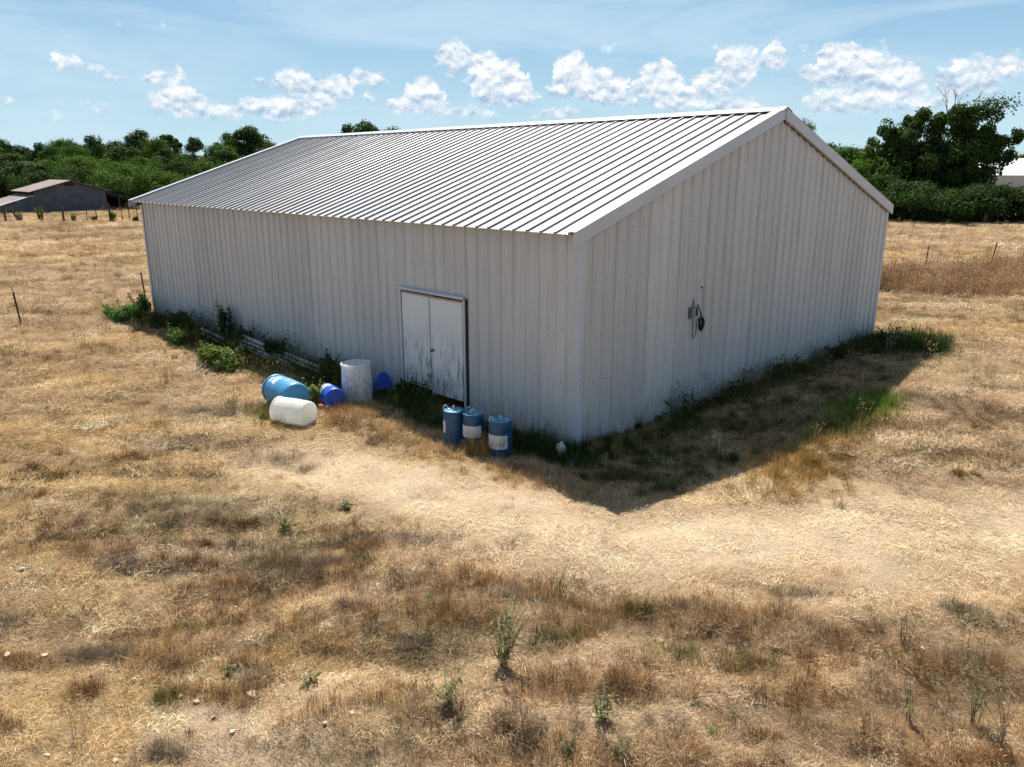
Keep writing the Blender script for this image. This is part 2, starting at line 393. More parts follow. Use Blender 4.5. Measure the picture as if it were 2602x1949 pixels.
def ground_material():
    m = bpy.data.materials.new('dry_field_soil_and_thatch'); m.use_nodes = True; N = NT(m.node_tree); b = N.n['Principled BSDF']
    g = N.node('ShaderNodeNewGeometry'); P = g.outputs['Position']
    va = N.node('ShaderNodeAttribute'); va.attribute_name = 'soil'
    big = N.noise(P, 0.22, 5, 0.6); mid = N.noise(P, 1.6, 6, 0.65); fine = N.noise(P, 22, 5, 0.72); fib = N.noise(N.vmath('MULTIPLY', P, (14, 55, 14)), 1.0, 4, 0.7, 2.0, 0.8)
    c = N.ramp(mid, [(0.28, (0.24, 0.145, 0.072, 1)), (0.45, (0.36, 0.23, 0.12, 1)), (0.62, (0.50, 0.36, 0.21, 1)), (0.8, (0.58, 0.44, 0.285, 1))])
    c = N.mix(N.smooth(big, 0.35, 0.7, 0, 0.5), c, (0.40, 0.235, 0.105, 1))
    c = N.mix(N.smooth(fine, 0.35, 0.65, 0.55, 0.0), c, (0.13, 0.085, 0.05, 1))
    c = N.mix(N.smooth(fib, 0.52, 0.72, 0, 0.6), c, (0.60, 0.46, 0.29, 1))
    grit = N.noise(P, 60, 3, 0.6); pal = N.ramp(grit, [(0.3, (0.42, 0.29, 0.185, 1)), (0.5, (0.62, 0.475, 0.325, 1)), (0.75, (0.76, 0.62, 0.46, 1))])
    c = N.mix(N.math('MULTIPLY', va.outputs['Fac'], 0.9), c, pal)
    N.put(b.inputs['Base Color'], c); b.inputs['Roughness'].default_value = 0.95; b.inputs['Specular IOR Level'].default_value = 0.1
    bn = N.node('ShaderNodeBump'); bn.inputs['Strength'].default_value = 0.9; bn.inputs['Distance'].default_value = 0.05
    N.put(bn.inputs['Height'], N.math('ADD', fine, N.math('MULTIPLY', fib, 0.7))); N.put(b.inputs['Normal'], bn.outputs[0])
    return m

M_WALL = wall_material(); M_ROOF = roof_material(); M_DOOR = door_material(); M_GRASS = grass_material(); M_GROUND = ground_material()
M_TRIM = pmat('white_trim_metal', (0.50, 0.535, 0.60), 0.38, 0.10, 1.2, 0.45)
M_WOOD = pmat('bare_pine_board', (0.30, 0.22, 0.14), 0.8, 0.35, 6)
M_TAN = pmat('tan_wood_strip', (0.45, 0.34, 0.20), 0.7, 0.3, 8)
M_DARK = pmat('dark_screw_rubber', (0.03, 0.03, 0.032), 0.6)
M_BLACK = pmat('black_rubber_cable', (0.015, 0.015, 0.017), 0.5)
M_BRASS = pmat('aged_metal_knob', (0.12, 0.10, 0.07), 0.35, 0, 1, 0.5, metal=0.8)
M_GREY = pmat('grey_painted_box', (0.13, 0.135, 0.14), 0.5, 0.2, 8)

# ------------------------------------------------------------------ ground sheet
def axis(lo, hi, step, far, grow=1.16):
    a = list(np.arange(lo, hi + 1e-6, step)); s = step
    while a[-1] < far: s *= grow; a.append(a[-1] + s)
    s = step; b = [a[0]]
    while b[-1] > -far: s *= grow; b.append(b[-1] - s)
    return np.array(b[:0:-1] + a)
def build_ground():
    xs = axis(-24, 10, 0.13, 3000); ys = axis(-11, 20, 0.13, 3000)
    X, Y = np.meshgrid(xs, ys); Z = terrain(X, Y)
    nx, ny = len(xs), len(ys)
    co = np.stack([X, Y, Z], -1).reshape(-1, 3)
    i = np.arange((nx - 1) * (ny - 1)); r = i // (nx - 1); c = i % (nx - 1); a = r * nx + c
    F = np.stack([a, a + 1, a + nx + 1, a + nx], -1)
    me = bpy.data.meshes.new('ground')
    me.vertices.add(len(co)); me.vertices.foreach_set('co', co.ravel())
    me.loops.add(F.size); me.loops.foreach_set('vertex_index', F.ravel().astype(np.int32))
    me.polygons.add(len(F)); me.polygons.foreach_set('loop_start', (np.arange(len(F)) * 4).astype(np.int32))
    me.polygons.foreach_set('use_smooth', np.ones(len(F), bool)); me.update(calc_edges=True); me.validate()
    at = me.attributes.new('soil', 'FLOAT', 'POINT'); at.data.foreach_set('value', pale_track(X, Y).astype(np.float32).ravel())
    me.materials.append(M_GROUND)
    tag(link('ground', me), kind='structure')
build_ground()

# ------------------------------------------------------------------ the metal barn
RIB_H = 0.034
def panel_profile(w=0.9144, lap=0.003):
    p = []
    def rib(c, first=False):
        e = lap if first else 0.0
        return [(c - 0.038, e), (c - 0.016, RIB_H + e), (c + 0.016, RIB_H + e), (c + 0.038, 0.0)]
    p += rib(0.0, True)
    for k in range(3):
        base = k * 0.3048
        for q in (0.1016, 0.2032):
            p += [(base + q - 0.022, 0), (base + q - 0.010, 0.006), (base + q + 0.010, 0.006), (base + q + 0.022, 0)]
        if k < 2: p += rib(base + 0.3048)
    p += [(w - 0.034, 0.0)]
    return p
PROF = panel_profile()
barn = thing('metal_barn', 'large white ribbed metal barn with low gable roof and double door', 'barn')
DOOR = (-4.66, -2.76, 0.16, 2.10)
def roof_z(y): return 3.506 + SLOPE * min(y, W_ - y)

def insert(prof, us):
    """add profile points at given u"""
    out = list(prof)
    for u in us:
        for (a, b) in zip(out[:-1], out[1:]):
            if a[0] + 1e-4 < u < b[0] - 1e-4:
                t = (u - a[0]) / (b[0] - a[0]); out.insert(out.index(b), (u, a[1] + t * (b[1] - a[1]))); break
    return out
def clip(prof, umax): 
    out = [p for p in prof if p[0] < umax - 1e-4]; pr = insert(prof, [umax]); out += [p for p in pr if abs(p[0] - umax) < 1e-3][:1]
    return out
def wall_panel(fn, prof, top, bottom=lambda u: -0.13):
    """fn(u, h, z) -> world point"""
    b = MB()
    for (u0, h0), (u1, h1) in zip(prof[:-1], prof[1:]):
        um = (u0 + u1) / 2; z0 = bottom(um)
        b.quad(fn(u0, h0, z0), fn(u1, h1, z0), fn(u1, h1, top(u1)), fn(u0, h0, top(u0)))
    return b.build('wall_panel', M_WALL, barn)
NP = 20
for side in (0, 1):
    for k in range(NP):
        x0 = -k * 0.9144 - 0.046 * 0
        if side == 0:
            fn = lambda u, h, z, x0=x0: (x0 - u, -h, z)
            ds = [x0 - DOOR[0], x0 - DOOR[1]]
            pr = insert(PROF, [d for d in ds if 0 < d < 0.9])
            if k == 0: pr = [p for p in pr if p[0] > 0.03]
            bot = lambda u, x0=x0: DOOR[3] if DOOR[0] < x0 - u < DOOR[1] else -0.13
            wall_panel(fn, pr, lambda u: 3.47, bot)
        else:
            fn = lambda u, h, z, x0=x0: (x0 - u, W_ + h, z)
            wall_panel(fn, PROF if k else [p for p in PROF if p[0] > 0.03], lambda u: 3.47)
for side in (0, 1):
    k = 0
    while k * 0.9144 < W_ - 0.05:
        y0 = k * 0.9144; pr = PROF if k else [p for p in PROF if p[0] > 0.03]
        if y0 + 0.87 > W_: pr = clip(pr, W_ - y0)
        bx = 0.0 if side == 0 else -L_
        sg = 1 if side == 0 else -1
        if y0 < W_ / 2 < y0 + 0.87: pr = insert(pr, [W_ / 2 - y0])
        fn = lambda u, h, z, y0=y0, bx=bx, sg=sg: (bx + sg * h, y0 + u, z)
        wall_panel(fn, pr, lambda u, y0=y0: roof_z(y0 + u) - 0.20)
        k += 1
# roof sheets
CS = 1 / math.hypot(1, SLOPE); SN = SLOPE * CS
def roof_pt(side, x, y, h):
    """y measured from the eave side wall; h above the pan"""
    z = 3.506 + SLOPE * y + h * CS; yy = y - h * SN
    return (x, yy if side == 0 else W_ - yy, z)
X_NEAR, X_FAR = 0.049, -18.789
rx = -0.065
for side in (0, 1):
    k = 0; x0 = rx
    while x0 > X_FAR + 0.05:
        pr = PROF
        if k == 0: pr = [(-0.07, 0.0)] + [(u, h - (0.003 if u < -0.03 else 0)) for u, h in PROF]
        if x0 - 0.87 < X_FAR: pr = clip(PROF, x0 - X_FAR)
        pr = [(u, h * 0.92) for u, h in pr]
        b = MB(); ys = [-0.201, 1.5, 3.3, 4.8, W_ / 2 - 0.03]
        for (u0, h0), (u1, h1) in zip(pr[:-1], pr[1:]):
            for ya, yb in zip(ys[:-1], ys[1:]):
                b.quad(roof_pt(side, x0 - u0, ya, h0), roof_pt(side, x0 - u1, ya, h1), roof_pt(side, x0 - u1, yb, h1), roof_pt(side, x0 - u0, yb, h0))
        b.build('roof_panel', M_ROOF, barn); k += 1; x0 = rx - 0.9144 * k
# ridge cap
b = MB(); e0, e1 = 0.10, X_FAR - 0.03
capw = 0.20
pr = [(W_ / 2 - capw, 0.040), (W_ / 2 - capw, 0.052), (W_ / 2 - 0.05, 0.060), (W_ / 2, 0.066)]
ribs = [roof_pt(0, 0, y, h)[1:] for y, h in pr] + [roof_pt(1, 0, y, h)[1:] for y, h in pr[:-1]][::-1]
N_ = 12
for i in range(N_):
    xa = e0 + (e1 - e0) * i / N_; xb = e0 + (e1 - e0) * (i + 1) / N_
    for (p, q) in zip(ribs[:-1], ribs[1:]): b.quad((xa, *p), (xb, *p), (xb, *q), (xa, *q))
b.build('ridge_cap', M_TRIM, barn)
# rake trims (top leg on the roof, face, bottom lip) with a bare board behind
def rake(side, near, splits):
    xf = 0.072 if near else X_FAR - 0.012; xi = -0.135 if near else X_FAR + 0.18
    sg = 1 if near else -1
    y0, y1 = -0.215, W_ / 2 - 0.012
    for j in range(splits):
        ya = y0 + (y1 - y0) * j / splits - (0.02 if j else 0); yb = y0 + (y1 - y0) * (j + 1) / splits
        d = 0.002 * j
        prof = [(xi, 0.044 + d), (xf + sg * d, 0.052 + d), (xf + sg * d, -0.165), (xf - sg * 0.022, -0.170)]
        b = MB()
        for (p, q) in zip(prof[:-1], prof[1:]):
            # ends are cut plumb
            def P(x, h, y, plumb): 
                w = roof_pt(side, x, y, 0)
                return (w[0], w[1], w[2] + h * (1 / CS))
            b.quad(P(*p, ya, 1), P(*p, yb, 1), P(*q, yb, 1), P(*q, ya, 1))
        if j == 0:
            w = [roof_pt(side, x, ya, 0) for x in (xi, xf)]
            b.quad((xf, w[1][1], w[1][2] + 0.054), (xf, w[1][1], w[1][2] - 0.17), (xf - sg * 0.05, w[1][1] + 0.0, w[1][2] - 0.17), (xf - sg * 0.05, w[1][1], w[1][2] + 0.052))
        b.build('rake_trim', M_TRIM, barn)
    b = MB()
    def P(x, h, y): w = roof_pt(side, x, y, 0); return (w[0], w[1], w[2] + h / CS)
    xa, xb = (0.049, 0.068) if near else (X_FAR + 0.05, X_FAR - 0.008)
    for (h0, h1) in (((-0.10, -0.205) if side else (-0.09, -0.155)),):
        ya, yb = 0.03, W_ / 2 - 0.01
        b.quad(P(xb, h0, ya), P(xb, h0, yb), P(xb, h1, yb), P(xb, h1, ya))
        b.quad(P(xb, h1, ya), P(xb, h1, yb), P(xa, h1, yb), P(xa, h1, ya))
        b.quad(P(xa, h0, ya), P(xa, h1, ya), P(xa, h1, yb), P(xa, h0, yb))
    b.build('rake_board', M_WOOD, barn)
rake(0, True, 2); rake(1, True, 2); rake(0, False, 2); rake(1, False, 2)
# corner trims: folded angle with a hem
def corner(cx, cy, sx, sy, la=0.095, lb=0.085):
    off = RIB_H + 0.006; b = MB()
    ox, oy = cx + sx * off, cy + sy * off
    prof = [(cx - sx * la, cy + sy * (off - 0.012)), (cx - sx * (la - 0.01), oy), (ox - sx * 0.006, oy), (ox, oy - sy * 0.006), (ox, cy - sy * (lb - 0.01)), (cx + sx * (off - 0.012), cy - sy * lb)]
    zs = [-0.12, 0.9, 2.1, 3.35]
    for za, zb in zip(zs[:-1], zs[1:]):
        for p, q in zip(prof[:-1], prof[1:]): b.quad((*p, za), (*q, za), (*q, zb), (*p, zb))
    b.build('corner_trim', M_TRIM, barn)
corner(0, 0, 1, -1); corner(-L_, 0, -1, -1); corner(0, W_, 1, 1); corner(-L_, W_, -1, 1)
# screws along the girts and roof purlins
b = MB()
def disc(c, n, r, k=6):
    c = Vector(c); n = Vector(n); a = n.orthogonal().normalized(); t = n.cross(a)
    i = [b.vert(c + n * 0.003 + (a * math.cos(2 * math.pi * j / k) + t * math.sin(2 * math.pi * j / k)) * r) for j in range(k)]; b.face(i)
random.seed(3)
for z in (0.22, 1.02, 1.86, 2.66, 3.30):
    for k in range(60):
        x = -0.06 - 0.3048 * k - 0.02
        if DOOR[0] - .1 < x < DOOR[1] + .1 and z < 2.2: continue
        if random.random() < (0.85 if z < 1.5 else 0.55): disc((x, -0.0005, z + random.uniform(-.015, .015)), (0, -1, 0), random.uniform(.009, .016))
for z in (0.25, 1.0, 1.86, 2.7, 3.5, 4.3, 5.0):
    for k in range(41):
        y = 0.07 + 0.3048 * k
        if z < roof_z(y) - 0.3 and random.random() < (0.9 if z < 3 else 0.6): disc((0.0005, y, z + random.uniform(-.015, .015)), (1, 0, 0), random.uniform(.009, .015))
for k in range(20):
    y = 0.2 + 0.305 * k; disc((0.0005, y, roof_z(y) - 0.235), (1, 0, 0), .011)
for yv in (0.05, 1.6, 3.2, 4.7, 5.75):
    for k in range(60):
        p0 = roof_pt(0, -0.13 - 0.3048 * k, yv, 0.0005)
        if random.random() < 0.7: disc(p0, (0, -SN, CS), random.uniform(.008, .014))
for (x, y, z) in [(0.036, 0.08, 1.05), (0.036, 0.07, 0.28), (0.036, 0.09, 2.0)]: disc((0.041, y, z), (1, 0, 0), .011)
tag(b.build('screws', M_DARK, barn), kind='stuff')
# double door: jambs, drip flashing, two leaves, meeting strip, knob
x0, x1, z0, z1 = DOOR
b = MB(); b.bbox((x0 - 0.055, -0.066, -0.02), (x0, 0.04, z1 + 0.0), 0.004); b.build('door_jamb', M_TRIM, barn)
b = MB(); b.bbox((x1, -0.068, -0.02), (x1 + 0.05, 0.04, z1 + 0.0), 0.004); b.build('door_jamb', M_TRIM, barn)
b = MB(); b.bbox((x1 + 0.052, -0.050, 0.0), (x1 + 0.074, 0.0, z1 + 0.02), 0.003); b.build('door_shadow_strip', M_BLACK, barn)  # black strip stands in for the shadow line beside the right jamb
b = MB()
for (u0, u1) in ((x0 - 0.06, -3.72), (-3.715, x1 + 0.055)):
    b.quad((u0, -0.01, z1 + 0.075), (u1, -0.01, z1 + 0.075), (u1, -0.095, z1 + 0.055), (u0, -0.095, z1 + 0.055))
    b.quad((u0, -0.095, z1 + 0.055), (u1, -0.095, z1 + 0.055), (u1, -0.095, z1 + 0.01), (u0, -0.095, z1 + 0.01))
    b.quad((u0, -0.095, z1 + 0.01), (u1, -0.095, z1 + 0.01), (u1, -0.05, z1 + 0.006), (u0, -0.05, z1 + 0.006))
b.build('drip_flashing', M_TRIM, barn)
xm = -3.735
b = MB(); b.bbox((xm - 0.035, -0.030, 0.05), (xm + 0.045, 0.01, z1 - 0.01), 0.004); b.build('meeting_strip', M_TAN, barn)
def leaf(xa, xb, za, zb, ang, pivot, name='door'):
    M = Matrix.Translation((pivot, -0.03, 0)) @ Matrix.Rotation(ang, 4, 'Z') @ Matrix.Translation((-pivot, 0, 0))
    b = MB(); b.bbox((xa, -0.026, za), (xb, 0.012, zb), 0.005, M); d = b.build(name, M_DOOR, barn)
    b = MB()
    for lo, hi in (((xa - .001, -0.0285, zb - 0.035), (xb + .001, -0.0262, zb + 0.001)), ): b.box(lo, hi, M)
    b.build('top_rail', M_TAN, d)
    return d, M
dl, _ = leaf(x0 + 0.035, xm - 0.012, 0.20, z1 - 0.025, R(-1.2), x0)
dr, Mr = leaf(xm + 0.022, x1 - 0.03, 0.15, z1 - 0.03, R(1.0), x1)
b = MB(); b.lathe([(0.030, 0.0), (0.030, 0.008), (0.012, 0.012), (0.012, 0.035), (0.026, 0.042), (0.030, 0.055), (0.022, 0.068), (0.008, 0.071)], 14, Mr @ Matrix.Translation((xm + 0.085, -0.0262, 1.02)) @ Matrix.Rotation(R(90), 4, 'X'))
b.build('knob', M_BRASS, dr, smooth=True)

# ------------------------------------------------------------------ grass (nobody could count it)
def blade(b, base, d, length, w, rise, droop, side, segs=2, tip=0.15):
    """a tapered strip: starts at base, runs along heading d (unit xy) and bends over"""
    px, py = -d[1], d[0]; pts = []
    for i in range(segs + 1):
        t = i / segs
        s = length * t * math.cos(rise) ; z = length * (t * math.sin(rise) - droop * t * t)
        ww = w * (1 - (1 - tip) * t) * 0.5
        c = (base[0] + d[0] * s, base[1] + d[1] * s, max(base[2] + z, -0.01))
        pts.append(((c[0] - px * ww, c[1] - py * ww, c[2]), (c[0] + px * ww, c[1] + py * ww, c[2] + side * ww)))
    idx = [(b.vert(p), b.vert(q)) for p, q in pts]
    for (a, c), (e, f) in zip(idx[:-1], idx[1:]): b.face((a, c, f, e))
def mk_mat(seed, n=150, rad=0.30, hmax=0.10, wid=0.0030):
    rd = random.Random(seed); b = MB()
    for i in range(n):
        r = rad * math.sqrt(rd.random()); a = rd.uniform(0, 6.283); h = rd.gauss(0, 0.75)
        blade(b, (r * math.cos(a) - 0.1, r * math.sin(a), rd.uniform(-0.01, 0.02)), (math.cos(h), math.sin(h)), rd.uniform(0.05, 0.18), wid * rd.uniform(0.7, 1.5), rd.uniform(0.05, 0.6), rd.uniform(0.15, 0.5) * hmax / 0.1, rd.uniform(-.8, .8))
    return b
def mk_tuft(seed, n=90, rad=0.10, h=0.25, lean=0.72, wid=0.0036):
    rd = random.Random(seed); b = MB()
    for i in range(n):
        r = rad * math.sqrt(rd.random()); a = rd.uniform(0, 6.283); hd = a + rd.gauss(0, 0.6)
        if rd.random() < 0.4: hd = rd.gauss(0, 0.9)
        blade(b, (r * math.cos(a), r * math.sin(a), -0.01), (math.cos(hd), math.sin(hd)), h * rd.uniform(0.5, 1.15), wid * rd.uniform(0.7, 1.4), math.pi / 2 - abs(rd.gauss(0, lean)), rd.uniform(0.1, 0.6), rd.uniform(-1, 1), 3)
    return b
def mk_stalk(seed, n=16, rad=0.16, h=0.6):
    rd = random.Random(seed); b = MB()
    for i in range(n):
        r = rad * math.sqrt(rd.random()); a = rd.uniform(0, 6.283); hd = rd.uniform(0, 6.283); ri = math.pi / 2 - abs(rd.gauss(0, 0.22)); l = h * rd.uniform(0.6, 1.1)
        p = (r * math.cos(a), r * math.sin(a), -0.01); d = (math.cos(hd), math.sin(hd))
        blade(b, p, d, l, 0.004, ri, 0.06, 0.6, 3, 0.6)
        q = (p[0] + d[0] * l * math.cos(ri), p[1] + d[1] * l * math.cos(ri), p[2] + l * (math.sin(ri) - 0.06))
        for k in range(3): blade(b, (q[0], q[1], q[2] - 0.02 * k), (math.cos(hd + k * 2), math.sin(hd + k * 2)), 0.06, 0.011, 0.9, 0.3, 0.5, 2, 0.2)
    return b
GC = bpy.data.collections.new('grass_clumps')
variants = [mk_mat(s) for s in range(4)] + [mk_mat(10 + s, 110, 0.26, 0.25) for s in range(2)] + [mk_tuft(20 + s) for s in range(4)] + [mk_tuft(30 + s, 120, 0.15, 0.24, 0.8) for s in range(2)] + [mk_stalk(40 + s) for s in range(2)] + [mk_tuft(50 + s, 60, 0.10, 0.30, 0.35, 0.007) for s in range(2)]
for i, bb in enumerate(variants):
    o = bpy.data.objects.new('clump_%02d' % i, bb.mesh('clump', M_GRASS)); GC.objects.link(o)
def scatter_group():
    ng = bpy.data.node_groups.new('scatter_clumps', 'GeometryNodeTree')
    ng.interface.new_socket('Geometry', in_out='INPUT', socket_type='NodeSocketGeometry'); ng.interface.new_socket('Geometry', in_out='OUTPUT', socket_type='NodeSocketGeometry')
    gi = ng.nodes.new('NodeGroupInput'); go = ng.nodes.new('NodeGroupOutput'); ip = ng.nodes.new('GeometryNodeInstanceOnPoints')
    ci = ng.nodes.new('GeometryNodeCollectionInfo'); ci.inputs['Collection'].default_value = GC; ci.inputs['Separate Children'].default_value = True; ci.inputs['Reset Children'].default_value = True
    def named(t, n):
        a = ng.nodes.new('GeometryNodeInputNamedAttribute'); a.data_type = t; a.inputs['Name'].default_value = n; return a.outputs[0]
    ng.links.new(gi.outputs[0], ip.inputs['Points']); ng.links.new(ci.outputs[0], ip.inputs['Instance']); ip.inputs['Pick Instance'].default_value = True
    ng.links.new(named('INT', 'pick'), ip.inputs['Instance Index']); ng.links.new(named('FLOAT_VECTOR', 'rot'), ip.inputs['Rotation']); ng.links.new(named('FLOAT_VECTOR', 'scl'), ip.inputs['Scale'])
    ng.links.new(ip.outputs[0], go.inputs[0]); return ng
SCATTER = scatter_group()
def scatter(name, label, x, y, pick, rotz, scl, tint, tilt=None):
    n = len(x); z = terrain(x, y)
    me = bpy.data.meshes.new(name); me.vertices.add(n); me.vertices.foreach_set('co', np.stack([x, y, z], -1).astype(np.float32).ravel())
    a = me.attributes.new('pick', 'INT', 'POINT'); a.data.foreach_set('value', pick.astype(np.int32))
    rot = np.zeros((n, 3), np.float32); rot[:, 2] = rotz
    if tilt is not None: rot[:, :2] = tilt
    a = me.attributes.new('rot', 'FLOAT_VECTOR', 'POINT'); a.data.foreach_set('vector', rot.ravel())
    a = me.attributes.new('scl', 'FLOAT_VECTOR', 'POINT'); a.data.foreach_set('vector', scl.astype(np.float32).ravel())
    a = me.attributes.new('tint', 'FLOAT_COLOR', 'POINT'); a.data.foreach_set('color', np.concatenate([tint, np.ones((n, 1))], 1).astype(np.float32).ravel())
    o = link(name, me); md = o.modifiers.new('scatter', 'NODES'); md.node_group = SCATTER
    return tag(o, label, 'grass', kind='stuff')

STRAW = np.array([0.68, 0.525, 0.345]); TAN = np.array([0.46, 0.31, 0.185]); RUST = np.array([0.31, 0.18, 0.08]); GREYC = np.array([0.33, 0.26, 0.20]); DARKB = np.array([0.12, 0.085, 0.055])
GOLD = np.array([0.47, 0.31, 0.11]); OLIVE = np.array([0.20, 0.19, 0.06]); GREEN = np.array([0.12, 0.19, 0.035]); DKGRN = np.array([0.05, 0.075, 0.022])
def sector(n, r0, r1, half=47):
    r = np.sqrt(rng.uniform(r0 * r0, r1 * r1, n)); a = np.radians(YAW + rng.uniform(-half, half, n))
    x = CAM[0] + r * np.cos(a); y = CAM[1] + r * np.sin(a)
    inside = (x > -L_ + 0.03) & (x < -0.03) & (y > 0.03) & (y < W_ - 0.03)
    hidden = (x < -2) & (y > W_ + 0.5) & (x > -L_ - 30) & (np.abs(np.degrees(np.arctan2(y - CAM[1], x - CAM[0])) - 137) < 19)
    k = ~(inside | hidden); return x[k], y[k], r[k]
GREY_SPOTS = [(-1.9, -5.4, 1.3, .6, .7), (-0.2, -5.5, .9, .5, .7), (-1.0, -6.3, 1.0, .5, .7), (-4.6, -4.6, 1.2, .5, .7), (-6.2, -3.6, 1.3, .5, .6), (.9, -4.0, .9, .4, .7), (-2.8, -3.8, .9, .35, .6)]
GOLD_SPOTS = [(3.0, 1.6, .75, 1.0, 0), (-3.3, -1.9, 1.1, .35, 0.1), (-10.0, -4.4, 2.2, 1.1, .6), (-3.0, -6.0, 1.9, .9, .7), (-6.5, -6.5, 2.5, 1.2, .6), (-1.1, -2.2, 1.0, .4, 0.2), (1.6, 16.0, 1.8, 2.5, 0), (-14, -5, 3, 1.2, .4)]
GREEN_SPOTS = [(3.0, 3.4, .35, 1.1, 0), (3.0, 4.5, .4, .45, 0), (4.6, 3.2, .3, .3, 0), (5.3, 5.6, .5, .4, 0), (2.0, 10.9, .5, .8, 0), (2.6, 8.5, .3, .4, 0)]
def fields(x, y):
    wd = wall_dist(x, y); path = 1 - sstep(0.35, 1.7, seg_dist(x, y, PATH))
    pale = np.maximum(path, gauss(x, y, 5.0, 0.3, 2.0, 1.7, .8) * 1.1).clip(0, 1)
    u = x * 0.70 + y * 0.71; v = -x * 0.71 + y * 0.70
    n1 = fbm(u / 2.2, v / 0.9, 31, 4); n2 = fbm(x / 1.3, y / 1.3, 41, 4); n3 = fbm(x / 6, y / 6, 51, 3); n4 = fbm(x / 0.45, y / 0.45, 61, 3)
    rust = np.maximum(spots(x, y, RUST_SPOTS), sstep(0.60, 0.72, n1) * .8 * (1 - pale)); grey = np.maximum(spots(x, y, GREY_SPOTS), sstep(0.64, 0.76, n2) * 0.7 * (1 - pale))
    gold = np.maximum(spots(x, y, GOLD_SPOTS), sstep(0.52, 0.68, n3) * 0.8 * (1 - pale))
    shade = ((x > 0) & (x < 2.6) & (y > -1.6) & (y < 13)) | ((y < 0) & (y > -1.35) & (x < 2))
    green = np.maximum(spots(x, y, GREEN_SPOTS) * 1.2, shade * sstep(0.45, 0.62, n2) * 0.55); green = np.maximum(green, sstep(0.64, 0.74, fbm(x / 3.1, y / 3.1, 71, 3)) * 0.5 * (1 - pale))
    return wd, pale, rust.clip(0, 1), grey.clip(0, 1), gold.clip(0, 1), green.clip(0, 1), n4
def tint_of(x, y, n4, pale, rust, grey, gold, green, jit=0.22):
    n = len(x); t = STRAW * 0.45 + TAN * 0.55
    c = np.tile(t, (n, 1)); f = lambda m: m[:, None]
    c = c + (TAN * 0.85 - c) * f(sstep(0.4, 0.75, n4) * 0.6)
    c = c + (STRAW * 1.08 - c) * f(pale * 0.95); c = c + (GOLD - c) * f(gold * 0.75); c = c + (RUST - c) * f(rust * 0.8 * rng.uniform(0.3, 1.1, n).clip(0, 1)); c = c + (GREYC - c) * f(grey * 0.75)
    c = np.where((rng.random(n) < 0.08 * (1 - pale))[:, None], DARKB * 1.5, c); c = np.where((rng.random(n) < 0.15)[:, None], STRAW * 1.12, c)
    gr = np.where(rng.random(n)[:, None] < 0.5, GREEN, OLIVE); c = c + (gr - c) * f((green * rng.uniform(0.2, 1.2, n)).clip(0, 1))
    u = x * 0.70 + y * 0.71; v = -x * 0.71 + y * 0.70
    band = 0.66 + 0.56 * sstep(0.34, 0.62, fbm(u / 1.7, v / 0.6, 131, 4)); band = band + (1.06 - band) * pale * 0.8
    return c * band[:, None] * rng.normal(1, jit, (n, 1)).clip(0.6, 1.45)
def lay_angle(x, y):
    return R(45) + (fbm(x / 2.5, y / 2.5, 81, 3) - 0.5) * 7.0
